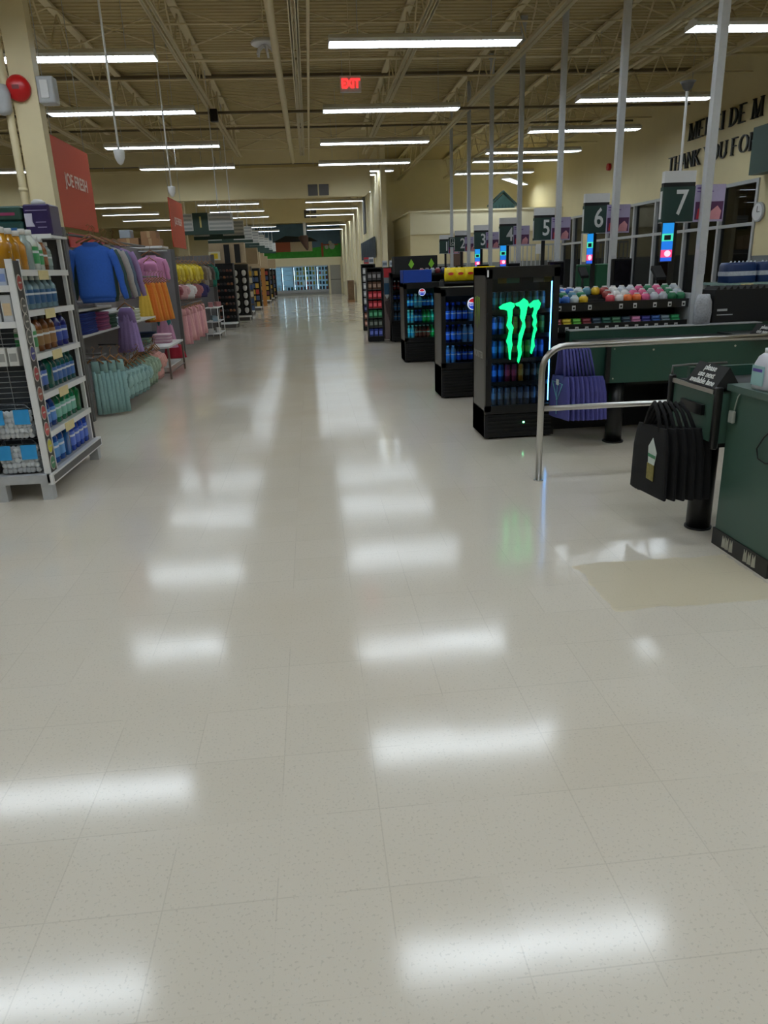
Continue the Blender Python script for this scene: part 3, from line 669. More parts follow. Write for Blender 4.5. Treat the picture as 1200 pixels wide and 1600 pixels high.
m = MB(); m.box(-2.2, -2.12, 6.595, 6.6, 2.06, 2.066); m.box(-2.19, -2.12, 6.595, 6.6, 2.02, 2.028); m.box(-2.27, -2.1, 6.595, 6.6, 2.15, 2.156); m.part('print_lines', mat('patch_lilac', (150,140,180), .4), t)
m = MB(); m.loft([ring(-2.19, 6.7, 2.2+zz, a, .05, 12) for zz, a in ((0, .05), (.02, .06), (.04, .03))]); m.part('white_top', WHITE, t)

# ================================================================ clothing bays
def hanger_mb(w_=.2, z=0):
    m = MB(); m.tube([(-w_, 0, z-.09), (0, 0, z), (w_, 0, z-.09)], .011, 6); m.tube([(0, 0, z), (0, 0, z+.06), (.025, 0, z+.09), (0, 0, z+.115), (-.02, 0, z+.095)], .004, 5); return m
WOOD = mat('wood', (150,106,66), .5)
def b_top(name, col, L=.55, Wd=.24, sleeve=.5, cuff=None, dep=.035):
    """shirt-like garment, hung at z=0 (rail height), facing -Y"""
    def f():
        t = lthing(name, 'clothing'); c = mat('cloth_%d_%d_%d' % col, col, .9, var=.12, scale=40, bump=.3)
        m = MB(); z0 = -.14
        m.loft([ring(0, 0, z0-L*k, Wd*a, dep*b, 30, 3, .045*(k > .2), 7, k*3) for k, a, b in ((0, .36, .5), (.03, .6, .8), (.07, .84, 1), (.11, .95, 1.05), (.25, .9, 1.1), (.6, .88, 1.2), (.93, .9, 1.25), (1, .84, 1.0))])
        for q in (-1, 1):
            n = 6; pts = []; rs = []
            for k in range(n+1):
                u = k/n; pts.append((q*(Wd*.86+sleeve*.26*u+.02*math.sin(u*5)), .01*math.sin(u*9), z0-.07-sleeve*u)); rs.append(.052*(1-.35*u)*(1+.12*math.sin(u*17)))
            m.tube(pts, rs, 10)
        m.part('garment', c, t)
        rb = tuple(int(v*.8) for v in (cuff or col)); rm = mat('cloth_%d_%d_%d' % rb, rb, .9)
        MB().loft([ring(0, 0, z0+.004-dz, Wd*a, dep*b, 18, 2.4) for dz, a, b in ((-.02, .34, .8), (.03, .5, 1.02))], caps=False).part('collar', rm, t)
        MB().loft([ring(0, 0, z0-L-dz, Wd*a, dep*1.05, 22, 3) for dz, a in ((-.005, .86), (.045, .8))]).part('hem_band', rm, t)
        hanger_mb(Wd*.7, -.03).part('hanger', WOOD, t)
        return t
    return f
def b_skirt(name, col, L=.6, wt=.07, wb=.2, pleats=11, dep=.5, col2=None, straps=False):
    def f():
        t = lthing(name, 'clothing'); c = mat('cloth_%d_%d_%d' % col, col, .9, var=.12, scale=40, bump=.3)
        m = MB(); m.loft([ring(0, 0, -.1-L*k, wt+(wb-wt)*k**.8, (wt+(wb-wt)*k)*dep, 44, 2, .03+.07*k, pleats, k) for k in (0, .1, .3, .55, .8, 1)]); m.part('garment', c, t)
        if col2: m = MB(); m.loft([ring(0, 0, -.1-L*k, (wt+.012)*a, (wt+.012)*dep, 20, 2.6) for k, a in ((-.02, .8), (.1, 1.1), (.32, 1.25))]); m.part('bodice', mat('cloth_%d_%d_%d' % col2, col2, .85, bump=.3), t)
        if straps: m = MB(); m.tube([(-wt*.6, 0, -.1), (0, 0, .0), (wt*.6, 0, -.1)], .006, 5); m.part('straps', c, t)
        else: hanger_mb(.12, -.02).part('hanger', WOOD, t)
        return t
    return f
def b_pants(name, col, L=.62, w_=.09):
    def f():
        t = lthing(name, 'clothing'); c = mat('cloth_%d_%d_%d' % col, col, .9, var=.12, scale=40, bump=.3)
        m = MB(); m.loft([ring(0, 0, -.06-k, w_*a, .02, 18, 2.6) for k, a in ((0, .9), (.04, 1), (.14, 1.1))])
        for q in (-1, 1): m.loft([ring(q*w_*(.5+.12*k), .004*q, -.18-(L-.12)*k, w_*(.56+.08*k), .02+.006*k, 18, 2.2, .08, 4, k*4) for k in (0, .3, .6, 1)])
        m.part('garment', c, t); hanger_mb(.1, -.0).part('hanger', WOOD, t)
        return t
    return f
def bay(name, lb, y0, y1, xb, xf, hz, shelves, rails):
    t = thing(name, lb, 'clothing fixture', ((xb+xf)/2, (y0+y1)/2, 0))
    MB().box(xb-.04, xb, y0, y1, 0, hz).part('back_panel', GREYP, t)
    m = MB(); m.box(xb, xf-.06, y0-.02, y0+.02, 0, hz); m.part('end_panel', GREYP, t)
    m = MB(); m.box(xf-.07, xf, y0-.035, y0+.035, 0, hz); m.part('post', DGREY, t)
    for (a, b, z, d) in shelves:
        m = MB(); m.box(xb, xb+d, a, b, z-.025, z)
        for yy in (a, b-.02): m.prism([(xb, z-.03), (xb+d, z-.03), (xb+d, z-.05), (xb, z-.16)], 'xz', yy, yy+.02)
        m.part('shelf', WHITEM, t)
    for (a, b, x, z) in rails:
        m = MB(); m.tube([(x, a, z), (x, b, z)], .014, 8)
        for yy in (a, b): m.tube([(x, yy, z), (xb, yy, z+.02)], .012, 6)
        m.part('hang_rail', DGREY, t)
    return t
bay('clothing_bay', 'grey clothing bay with shelves and rails, nearest on the left', 8.84, 15.9, -3.35, -2.66, 2.16, [(9.05, 10.6, 1.27, .62), (9.05, 13.4, .97, .62), (11.3, 12.9, 1.15, .4)], [(9.1, 13.2, -2.72, 2.1), (8.95, 9.5, -2.6, .72), (9.5, 11.9, -2.52, .62), (12.6, 14.8, -2.85, 1.62)])
bay('clothing_bay', 'second grey clothing bay with yellow and pink clothes', 16.0, 21.0, -3.9, -2.72, 2.14, [(17.5, 19.5, 1.2, .6)], [(16.3, 19.5, -2.78, 1.02), (17.2, 20.4, -3.35, 2.05)])
t = thing('clothing_bay', 'third narrow grey divider before the slipper rack', 'clothing fixture', (-3.1, 21.1, 0))
MB().box(-3.9, -2.62, 21.06, 21.1, 0, 2.12).part('end_panel', GREYP, t); MB().box(-2.64, -2.55, 21.03, 21.12, 0, 2.14).part('post', DGREY, t)
# sweatshirts on the top rail
for i, (c, nm, yy, dx) in enumerate((((46,94,184), 'bright blue', 9.45, .09), ((60,84,76), 'dark green', 9.7, .07), ((196,146,150), 'dusty pink', 9.92, .02), ((178,176,174), 'heather grey', 10.15, .05), ((96,112,134), 'slate blue', 10.42, .03), ((156,130,176), 'lilac', 10.7, .05))):
    place('sw%d' % i, b_top('sweatshirt', c, .62, .23, .56, dep=.05), (-2.66+dx, yy, 2.14), R(8-2*i), '%s sweatshirt, %s from the front on the top rail' % (nm, ORD[i]), None)
# folded stacks
def folded(x, yy, z, n, cols, w_, d, lb, group=None):
    for k in range(n):
        c = cols[k % len(cols)]
        place(('fold', c, w_, d), lambda: (lambda m: m.thing('folded_garment', mat('cloth_%d_%d_%d' % c, c, .9), '-', 'clothing'))(MB().loft([ring(0, 0, z_, w_*a, d*a, 20, 5) for z_, a in ((0, .94), (.006, 1), (.018, 1), (.024, .95))])), (x+random.uniform(-.008, .008), yy, z+.025*k), random.uniform(-.04, .04), '%s in the stack, %s from the bottom' % (lb, ORD[k]), group or lb)
folded(-2.92, 9.6, .97, 10, [(30,48,120), (38,60,136)], .18, .34, 'dark blue folded jeans')
folded(-2.9, 10.25, .97, 9, [(170,90,130), (130,70,110)], .18, .22, 'magenta patterned folded tops')
folded(-2.9, 10.65, .97, 7, [(40,76,60), (60,90,76)], .18, .17, 'dark green folded tops')
folded(-2.9, 11.3, .97, 4, [(166,190,206), (190,200,210)], .18, .18, 'pale blue folded tops')
folded(-2.95, 9.9, 1.27, 3, [(190,190,196), (206,200,206)], .18, .18, 'pale grey folded tops')
folded(-2.9, 12.3, .97, 7, [(190,196,170), (206,206,190)], .14, .16, 'cream green folded tops')
place('tutu', b_skirt('tutu_dress', (172,146,204), .6, .09, .17, 13, .5, (150,124,180)), (-2.62, 10.9, 1.3), 0, 'lavender tulle dress hanging in front of the shelves')
for i in range(6):
    place('or%d' % (i % 2), b_skirt('orange_dress', [(222,120,44), (232,150,60)][i % 2], .66, .045, .13, 9, .6, None), (-2.8+.02*i, 13.5+.16*i, 1.62), R(15), '%s orange dress from the front on the middle rail' % ORD[i], 'orange dresses')
place('yel', b_skirt('yellow_dress', (222,184,70), .6, .05, .13, 9, .45), (-2.86, 13.3, 1.6), 0, 'yellow dress at the left of the orange dresses')
place('pinktop', b_top('pink_outfit', (206,140,180), .5, .25, .35, (220,160,200), .05), (-2.98, 14.9, 2.12), R(10), 'pink ruffled outfit on a wooden hanger facing the aisle')
place('pinkdr', b_skirt('pink_dress', (226,160,204), .5, .1, .13, 7, .4, (220,150,196)), (-2.95, 14.6, 1.98), 0, 'pale pink swimsuit hanging before the pink outfit')
place('hot', b_top('magenta_shirt', (206,60,120), .32, .17, .2), (-3.25, 13.6, 2.1), 0, 'bright magenta top hanging high beside the pink outfit')
place('purp', b_skirt('purple_dress', (92,66,140), .35, .08, .14, 7), (-2.95, 15.3, 1.55), 0, 'small purple garment hanging low beside the divider')
place('tealpink', b_skirt('teal_and_pink_dress', (216,160,196), .62, .1, .2, 9, .45, (54,128,128)), (-2.85, 14.7, 1.02), 0, 'teal top with pink skirt hanging above the table')
place('redlow', b_skirt('red_garment', (160,32,52), .26, .14, .22, 7), (-2.8, 15.1, .42), 0, 'dark red garment low under the teal and pink dress')
for i in range(4): place('mintp', b_pants('mint_pants', (142,178,176), .64, .045), (-2.64+.085*i, 9.1+.05*i, .73), R(10), '%s mint green pants from the front on the low rail' % ORD[i], 'mint pants on the low rail')
for i in range(6): place('mints', b_top('mint_shirt', (160,194,190), .32, .12, .14), (-2.5+.015*i, 9.55+.17*i, .62), R(20), '%s mint striped shirt from the front on the low rail' % ORD[i], 'mint shirts on the low rail')
for i in range(4): place('sage', b_top('sage_shirt', (152,172,148), .36, .13, .18), (-2.5, 10.7+.2*i, .64), R(20), '%s sage green shirt from the front on the low rail' % ORD[i], 'sage shirts on the low rail')
for i in range(3): place('peach', b_top('peach_shirt', (214,160,150), .36, .1, .18), (-2.46, 11.5+.12*i, .66), R(30), '%s peach shirt at the end of the low rail' % ORD[i], 'peach shirts on the low rail')
# cardboard boxes and tissue on top
t = thing('storage_shelf', 'white topped shelf rail above the pink clothes carrying boxes', 'shelf', (-3.6, 15.9, 2.1))
MB().box(-4.3, -2.9, 15.7, 16.4, 2.16, 2.2).part('board', WHITE, t); MB().tube([(-4.3, 15.65, 2.1), (-2.8, 15.65, 2.1)], .015, 8).part('rail', LGREY, t)
def cbox(x0, x1, y0, y1, z0, z1, lb):
    t = thing('cardboard_box', lb, 'box', ((x0+x1)/2, (y0+y1)/2, z0)); MB().box(x0, x1, y0, y1, z0, z1).part('carton', CARD, t); MB().box((x0+x1)/2-.03, (x0+x1)/2+.03, y0-.002, y1+.002, z0+.02, z1+.002).part('tape', mat('tape', (180,150,110), .4), t)
cbox(-3.75, -3.35, 15.75, 16.2, 2.2, 2.36, 'cardboard box lower left on the storage shelf'); cbox(-3.3, -2.95, 15.75, 16.2, 2.2, 2.34, 'cardboard box lower right on the storage shelf'); cbox(-3.3, -3.0, 15.78, 16.15, 2.34, 2.48, 'cardboard box stacked on top at right')
m = MB(); m.bev(-3.72, -3.5, 15.8, 16.1, 2.36, 2.52, .02); m.thing('wrapped_pack', mat('pale_pack', (150,160,170), .4), 'pale wrapped pack sitting on the left cardboard box', 'package')
m = MB(); m.prism([(11.2, 2.05), (13.2, 2.05), (13.2, 2.24), (11.2, 2.24)], 'yz', -3.33, -3.31); m.thing('red_sign', mat('red_card', (190,60,54), .5), 'red header card behind the sweatshirt rail', 'sign')
# table of folded tops
t = thing('nesting_table', 'brown metal frame nesting table with folded tops on it', 'table', (-2.72, 12.9, 0))
m = MB(); m.box(-3.1, -2.36, 12.3, 13.7, .5, .53); m.part('tabletop', WHITEM, t); MB().box(-3.0, -2.4, 12.4, 13.5, .18, .2).part('shelf', WHITEM, t)
for x, yy in ((-3.08, 12.32), (-2.38, 12.32), (-3.08, 13.68), (-2.38, 13.68)): MB().box(x-.015, x+.015, yy-.015, yy+.015, 0, .5).part('leg', mat('bronze', (112,98,88), .4), t)
m = MB(); m.box(-3.08, -2.38, 12.31, 12.33, .1, .12); m.box(-2.39, -2.37, 12.32, 13.68, .1, .12); m.part('stretcher', mat('bronze', (0,0,0)), t)
folded(-2.85, 12.6, .53, 5, [(96,120,104), (120,150,130)], .16, .16, 'leaf print folded tops on the table')
folded(-2.6, 13.1, .53, 6, [(200,150,170), (220,190,200)], .15, .15, 'pink print folded tops on the table')
folded(-2.75, 12.7, .2, 8, [(36,44,40), (60,66,58)], .17, .2, 'dark folded garments under the table')
folded(-2.9, 13.4, .53, 7, [(44,60,90), (60,70,80)], .15, .13, 'navy folded tops on the table')
# second bay clothes
for i in range(7): place('yt%d' % (i % 2), b_top('yellow_shirt', [(214,190,48), (226,206,90)][i % 2], .42, .17, .3), (-3.3+.06*i, 18.6+.22*i, 2.02), R(35), '%s yellow top from the front in the second bay' % ORD[i], 'yellow tops')
for i, c in enumerate(((120,128,136), (120,104,84), (150,140,128), (90,80,72), (30,110,90))): place('nt%d' % i, b_top('neutral_shirt', c, .5, .16, .3), (-2.98+.09*i, 20.2+.1*i, 2.0), R(30), '%s hanging top, %s right of the yellow ones' % (['grey', 'brown', 'taupe', 'dark brown', 'green'][i], ORD[i]), None)
for i, c in enumerate(((222,214,212), (150,84,90), (214,170,170), (230,226,222), (160,104,104), (54,50,96))): place('mt%d' % i, b_top('small_shirt', c, .28, .14, .15), (-3.25+.1*i, 17.6+.4*i, 1.55), R(25), '%s small top, %s from the left in the middle of second bay' % (['cream', 'maroon', 'rose', 'white', 'brick', 'navy'][i], ORD[i]), None)
for i in range(10): place('pk%d' % (i % 3), [b_pants('pink_pants', (226,168,170), .72, .1), b_pants('pink_pants', (214,152,158), .76, .11), b_skirt('pink_dress', (230,176,176), .6, .08, .17, 8, .4)][i % 3], (-2.78, 16.35+.32*i, 1.0), R(30), '%s pale pink garment from the front on the low second rail' % ORD[i], 'pale pink clothes')
t = thing('wire_basket_stand', 'white wire stand beside the pink clothes', 'display stand', (-2.6, 20.2, 0))
m = MB()
for x, yy in ((-2.75, 19.6), (-2.42, 19.6), (-2.75, 20.8), (-2.42, 20.8)): m.tube([(x, yy, 0), (x, yy, .82)], .012, 6)
m.part('frame', WHITE, t)
for z in (.15, .45, .8):
    m = MB(); m.box(-2.76, -2.41, 19.58, 20.82, z, z+.015); m.part('shelf', WHITE, t)
for i in range(6): place('sm%d' % (i % 3), box_item([(206,206,204), (130,150,160), (180,120,120)][i % 3], .12, .2, .12), (-2.66+.14*(i % 2), 19.8+.35*(i//2), [.165, .465, .815][i % 3]), .1*i, '%s small boxed item on the white wire stand' % ORD[i], 'boxed items on the wire stand')
# slipper rack and the other end displays
def endrack(x0, x1, yy, hz, lb, col, rows, cols_, key, cols3, head, hook=True):
    t = thing('end_display', lb, 'display rack', ((x0+x1)/2, yy, 0))
    MB().box(x0, x1, yy, yy+.06, .12, hz).part('back_panel', col, t)
    m = MB(); m.box(x0-.04, x0, yy-.05, yy+.08, 0, hz); m.box(x1, x1+.04, yy-.05, yy+.08, 0, hz); m.part('upright', DGREY, t)
    MB().box(x0-.02, x1+.02, yy-.4, yy+.05, .12, .17).part('base_shelf', WHITE, t); MB().box(x0+.04, x1-.04, yy-.3, yy, 0, .12).part('kick_plate', DGREY, t)
    if head: MB().box(x0-.05, x1+.4, yy+.06, yy+.5, hz, head).part('header_box', mat('header_tan', (190,168,136), .6), t)
    return t
endrack(-3.05, -2.4, 24.4, 1.95, 'dark slipper rack at the end of the first aisle', BLACKM, 0, 0, 0, 0, 2.55)
def b_slip(c):
    def f():
        m = MB(); m.loft([ring(0, yy, z, a, b, 14, 2.3) for yy, z, a, b in ((0, 0, .035, .1), (0, .02, .042, .11), (-.01, .045, .04, .09), (-.02, .07, .03, .05))]); return m.thing('slipper', mat('slip_%d_%d_%d' % c, c, .8), '-', 'footwear')
    return f
for r_ in range(8):
    for k in range(6):
        c = ((60,40,34), (96,52,40), (40,38,38), (120,74,44))[(k//2+r_) % 4 if k > 2 else (k % 3)]
        place(('slip', c), b_slip(c), (-2.99+.105*k, 24.22, .3+.2*r_), 0, 'slipper pair, %s from the left, %s row up on the dark rack' % (ORD[k], ORD[r_]), 'slippers on the dark rack')
t = thing('sale_card', 'yellow sale card above the slipper rack', 'sign', (-2.95, 24.3, 1.98)); MB().box(-3.1, -2.75, 24.33, 24.35, 2.05, 2.3).part('card', mat('card_pale', (220,216,190), .5), t); MB().box(-3.03, -2.82, 24.32, 24.33, 2.09, 2.25).part('yellow_panel', YEL, t)
for i, x in enumerate((-2.62, -2.3)): MB().box(x, x+.17, 24.3, 24.34, 1.95, 2.5).thing('dark_header_card', BLACKM, ['dark tall card left above the rack', 'dark tall card right above the rack'][i], 'sign')
endrack(-2.85, -2.25, 28.0, 1.95, 'grey pegboard display with white face shaped packages', mat('peg_dark', (60,60,60), .6), 0, 0, 0, 0, 2.5)
for r_ in range(6):
    for k in range(2):
        place('mask', lambda: (lambda t: (MB().box(-.11, .11, 0, .015, -.12, .12).part('backing_card', BLACKM, t), MB().loft([ring(0, 0, z, a, .03, 14) for z, a in ((-.1, .02), (-.07, .06), (0, .08), (.07, .07), (.1, .03))]).part('bubble', WHITE, t), t)[-1])(lthing('carded_package', 'package')), (-2.68+.3*k, 27.9, .35+.26*r_), 0, '%s package up, %s column of the pegboard display' % (ORD[r_], ['left', 'right'][k]), 'white packages on cards')
endrack(-2.9, -2.4, 31.6, 1.9, 'beige end display farther along the left aisle side', mat('beige_lam', (150,130,104), .6), 0, 0, 0, 0, 2.45)
t = thing('wooden_end_cap', 'tall orange wood end panel of a far shelf row', 'shelf end', (-2.6, 39.6, 0)); MB().box(-2.85, -2.62, 39.5, 40.2, 0, 2.2).box(-2.5, -2.3, 39.5, 39.56, 0, 2.2).part('panel', mat('orange_wood', (176,120,56), .5), t); MB().box(-2.9, -2.3, 39.6, 40.2, 2.2, 2.6).part('header', mat('header_tan', (0,0,0)), t)
for k in range(5): MB().box(-2.62, -2.5, 39.5, 40.1, .3+.4*k, .33+.4*k).part('shelf', BLACKM, t)
k3 = 0
for j, yy in enumerate((35.2, 43.5, 47.5, 51.5)):
    t = endrack(-2.85, -2.3, yy, 1.85, 'crowded end display, %s of the far ones on the left' % ORD[j], BLACKM, 0, 0, 0, 0, 2.35 if j < 2 else 0)
for j, yy in enumerate((31.6, 35.2, 43.5, 47.5, 51.5)):
    for r_ in range(6):
        for k in range(3):
            c = random.choice([(170,60,50), (60,80,120), (200,190,170), (90,90,80), (190,150,60), (110,60,70)])
            place(('ec', c), box_item(c, .14, .08, .2, None), (-2.78+.17*k, yy-.12, .18+.27*r_), 0, 'boxed product on the %s far end display, %s row up, %s from left' % (ORD[j], ORD[r_], ORD[k]), 'products on far end display number %d' % (j+1))
# long shelf rows running left from the end displays
for j, yy in enumerate((24.5, 28.1, 31.7, 35.3, 39.7, 43.6, 47.6, 51.6)):
    t = thing('shelf_row', '%s long shelf row running left from the aisle beyond clothing' % ORD[j], 'shelving', (-7, yy+.4, 0))
    MB().box(-11, -3.15, yy+.06, yy+.12, 0, 1.9).part('back_panel', GREYP, t)
    m = MB()
    for z in (.2, .7, 1.2, 1.7): m.box(-11, -3.15, yy-.3, yy+.6, z, z+.03)
    m.part('shelves', WHITEM, t)

# ================================================================ coolers along the checkouts
LEDB = mat('cool_led', (120,190,255), .5, emit=9, ecol=(90,170,255), var=0)
LEDC = mat('cyan_led', (120,255,230), .5, emit=11, ecol=(90,240,230), var=0)
def cooler(x0, y0, W, D, H, lb, led, nsh, zlow, claw=False, header=None, emblem=None):
    t = thing('beverage_cooler', lb, 'cooler', (x0+W/2, y0+D/2, 0)); x1, y1 = x0+W, y0+D
    m = MB(); m.box(x0, x0+.035, y0+.05, y1, .02, H); m.box(x1-.035, x1, y0+.05, y1, .02, H); m.box(x0, x1, y1-.04, y1, .02, H); m.box(x0, x1, y0+.05, y1, H-.07, H); m.box(x0, x1, y0+.05, y1, .02, zlow-.02)
    m.part('cabinet', COOLB, t)
    m = MB(); m.box(x0+.04, x1-.04, y1-.05, y1-.042, zlow, H-.08); m.part('liner', mat('liner_dark', (30,38,48), .5), t)
    fr = .055; m = MB(); m.box(x0, x0+fr, y0, y0+.045, zlow-.03, H-.02); m.box(x1-fr, x1, y0, y0+.045, zlow-.03, H-.02); m.box(x0, x1, y0, y0+.045, H-.1, H-.0); m.box(x0, x1, y0, y0+.045, zlow-.05, zlow+.03)
    d = m.part('door', BLACK, t)
    m = MB(); m.box(x0+fr, x1-fr, y0+.02, y0+.026, zlow+.03, H-.1); m.part('glass_pane', GLASS, d)
    m = MB(); m.box(x1-.09, x1-.07, y0-.03, y0, .45*H, .75*H) if not claw else m.box(x0+.01, x0+.02, y0-.012, y0, .45*H, .75*H); m.part('handle', BLACK, d)
    m = MB(); m.box(x0, x1, y0+.02, y0+.05, .02, zlow-.06, 0); k = .05
    while k < zlow-.09: m.box(x0+.03, x1-.03, y0+.008, y0+.02, k, k+.016, 1); k += .038
    m.part('grille', [BLACKM, BLACK], t)
    for xx in (x0+.045, x1-.055): MB().box(xx, xx+.006, y0+.06, y0+.075, zlow+.05, H-.14).part('light_strip', led, t)
    zs = [zlow+.01+(H-.18-zlow)*k/nsh for k in range(nsh)]
    for z in zs[0:]:
        m = MB(); m.box(x0+.04, x1-.04, y0+.09, y1-.06, z-.008, z); m.box(x0+.04, x1-.04, y0+.08, y0+.09, z-.025, z+.012); m.part('shelf', BLACK, t)
    for xx in (x0+.06, x1-.1):
        for yy in (y0+.08, y1-.1): MB().box(xx, xx+.04, yy, yy+.04, 0, .02).part('foot', BLACKM, t)
    return t, zs
# claw cooler
cx0, cy0 = 1.58, 6.72
t, zs = cooler(cx0, cy0, .68, .55, 1.585, 'tall black drink cooler with glowing green claw logo', LEDB, 5, .3, claw=True)
k_ = .001096
claws = [[(305,408),(340,385),(400,370),(432,382),(438,405),(420,430),(418,480),(412,540),(432,580),(420,630),(418,680),(425,720),(414,780),(412,845),(400,840),(395,780),(385,720),(372,690),(388,640),(395,600),(372,560),(385,500),(378,440),(345,428),(315,425)],
 [(440,385),(480,372),(515,345),(545,365),(560,395),(545,420),(538,470),(525,520),(535,575),(520,625),(505,680),(500,740),(508,790),(495,840),(482,878),(472,860),(480,800),(470,740),(478,690),(480,640),(500,590),(510,545),(488,500),(492,440),(480,410),(455,405)],
 [(555,400),(600,365),(640,362),(660,390),(650,430),(632,450),(622,490),(632,540),(622,570),(635,600),(620,640),(612,690),(620,740),(605,770),(595,805),(583,795),(590,740),(592,690),(600,640),(610,590),(595,560),(605,520),(590,490),(605,440),(600,415),(575,425)]]
NEON = mat('green_neon', (20,220,130), .5, emit=1.35, ecol=(10,225,120), var=0)
m = MB()
for c in claws: m.prism([(cx0+(x-195)*k_-.0, (1535-yy)*k_) for x, yy in c], 'xz', cy0+.004, cy0+.018)
m.part('glowing_claw_logo', NEON, t, 'glowing green three claw logo')
m = MB(); LG = mat('dull_green_decal', (130,165,50), .5)
for i, (yy, top, L) in enumerate(((7.17, 1.32, .26), (7.09, 1.33, .3), (7.01, 1.32, .25))):
    m.prism([(yy+.02, top), (yy-.03, top-.01), (yy-.015, top-L*.5), (yy-.01, top-L), (yy+.005, top-L*.5)], 'yz', cx0-.003, cx0)
m.part('side_claw_decal', LG, t)
text_part('MONSTER', .085, mat('decal_grey', (150,148,140), .5), t, (cx0-.003, 7.02, .79), FACE_NX, .001, .002, sx=.95)
MB().box(cx0+.37, cx0+.385, cy0+.004, cy0+.008, .15, .165).part('status_light', mat('green_dot', (120,255,170), .5, emit=6, var=0), t)
MB().box(cx0+.005, cx0+.02, cy0-.003, cy0, 1.5, 1.56).part('hinge_tag', WHITE, t)
m = MB()
for i, (a, b, c) in enumerate(((.12, .2, 0), (.2, .32, 1), (.34, .44, 2), (.45, .54, 3), (.55, .62, 0))): m.box(cx0+a, cx0+b, cy0+.06, cy0+.065, 1.44, 1.5, c)
m.part('header_card', [mat('hc_gold', (120,110,50), .5), mat('hc_teal', (60,120,110), .5), mat('hc_navy', (30,40,60), .5), mat('hc_grey', (150,150,160), .5)], t)
def cans(zs, x0, x1, n, yy, colsets, where, h, r_, nmk='can'):
    for s, z in enumerate(zs):
        for k in range(n):
            cs = colsets[s % len(colsets)]; c, acc, nm = cs[k*len(cs)//n]
            for q in range(2):
                place((nmk, c, acc, h), can('drink_can', c, acc, h, r_), (x0+(x1-x0)*k/(n-1), yy+q*.09, z), 0, '%s can, %s from left %s, %s shelf up of the %s' % (nm, ORD[k], ['in front', 'behind'][q], ORD[s], where), 'cans in the %s' % where)
TB = (24,40,90); gl = [[((90,94,100),(120,124,130),'grey'), ((60,70,90),(120,130,150),'slate')], [((16,60,110),(60,120,180),'blue'), ((130,30,60),(190,60,90),'red'), ((190,120,20),(210,160,60),'gold'), ((30,30,32),(90,90,90),'black'), ((60,130,110),(120,180,160),'mint')],
      [((24,90,130),(70,150,190),'blue'), ((60,70,40),(130,140,50),'olive'), ((50,150,60),(120,200,80),'green'), ((40,80,150),(90,130,200),'blue')], [((30,70,110),(90,140,200),'blue'), ((160,120,30),(190,150,60),'gold'), ((130,60,40),(170,90,60),'rust'), ((60,110,50),(120,160,70),'green')],
      [((12,60,50),(40,110,90),'dark green'), ((12,40,34),(40,90,80),'dark'), ((60,90,100),(120,150,150),'grey green')]]
cans(zs, cx0+.12, cx0+.57, 8, cy0+.16, gl, 'claw logo cooler', .165, .027)
# two blue logo coolers
def emblem(t, x, z, yy, r_):
    m = MB(); m.disc((x, yy, z), 'y', r_, .004, 24, 0); m.part('round_logo', mat('logo_white', (226,232,240), .5, emit=.5, ecol=(200,215,240)), t)
    top = [(x+r_*.86*math.cos(a), z+r_*.86*math.sin(a)) for a in [R(25+130*i/10) for i in range(11)]]; bot = [(x+r_*.86*math.cos(a), z+r_*.86*math.sin(a)) for a in [R(205+130*i/10) for i in range(11)]]
    MB().prism(top+[(x, z+r_*.18)], 'xz', yy-.004, yy, 0).part('logo_red', mat('logo_red', (210,30,50), .5, emit=.3), t)
    MB().prism(bot+[(x, z-r_*.3)], 'xz', yy-.004, yy, 0).part('logo_blue', mat('logo_blue', (30,60,190), .5, emit=.4), t)
    text_part('pepsi', r_*.8, mat('logo_text', (20,40,160), .5, emit=.3), t, (x, yy-.006, z-r_*.02), FACE_Y, .001, .001)
soda = {'blue': ((12,24,70), (30,60,170), (70,120,210)), 'clear': ((130,160,180), (220,230,240), (90,150,210)), 'green': ((20,120,60), (20,140,70), (50,190,90)), 'red': ((110,30,26), (230,230,230), (190,60,50)), 'teal': ((20,120,110), (210,240,230), (50,190,170)), 'dark': ((20,14,16), (30,50,150), (30,80,190))}
def sodas(zs, x0, x1, n, yy, rows_, where, h):
    for s, z in enumerate(zs):
        for k in range(n):
            nm = rows_[s % len(rows_)][k*len(rows_[s % len(rows_)])//n]; b_, cp, lb_ = soda[nm]
            for q in range(2):
                place(('soda', nm, h), bottle('soda_bottle', b_, cp, lb_, h, .032, .032, 'round', .1), (x0+(x1-x0)*k/(n-1), yy+q*.1, z), 0, '%s soda bottle, %s from left %s, %s shelf up of the %s' % (nm, ORD[k], ['in front', 'behind'][q], ORD[s], where), 'bottles in the %s' % where)
t, zs = cooler(1.58, 9.12, .66, .55, 1.36, 'short black drink cooler with round blue logo behind the claw cooler', LEDB, 3, .42)
emblem(t, 1.98, 1.16, 9.11, .075)
sodas(zs, 1.69, 2.13, 7, 9.3, (['clear', 'dark', 'dark', 'red'], ['blue', 'blue', 'clear', 'red', 'teal'], ['blue', 'dark', 'clear', 'blue']), 'second cooler', .24)
t, zs = cooler(1.6, 13.02, .68, .6, 1.36, 'third black drink cooler topped by a blue box', LEDC, 3, .4)
emblem(t, 1.92, 1.2, 13.01, .06)
sodas(zs, 1.7, 2.18, 8, 13.2, (['clear', 'red', 'red', 'green'], ['clear', 'blue', 'green', 'teal'], ['blue', 'clear', 'dark', 'blue']), 'third cooler', .24)
m = MB(); m.bev(1.6, 2.1, 13.05, 13.5, 1.36, 1.57, .01); m.thing('blue_header_box', mat('royal_blue', (14,66,168), .45), 'plain blue box on top of the third drink cooler', 'box')
t, zs = cooler(1.78, 16.9, .8, .6, 1.52, 'dark drink cooler beside the graphic panel rack', mat('dim_led', (180,200,220), .5, emit=1.2, var=0), 4, .45)
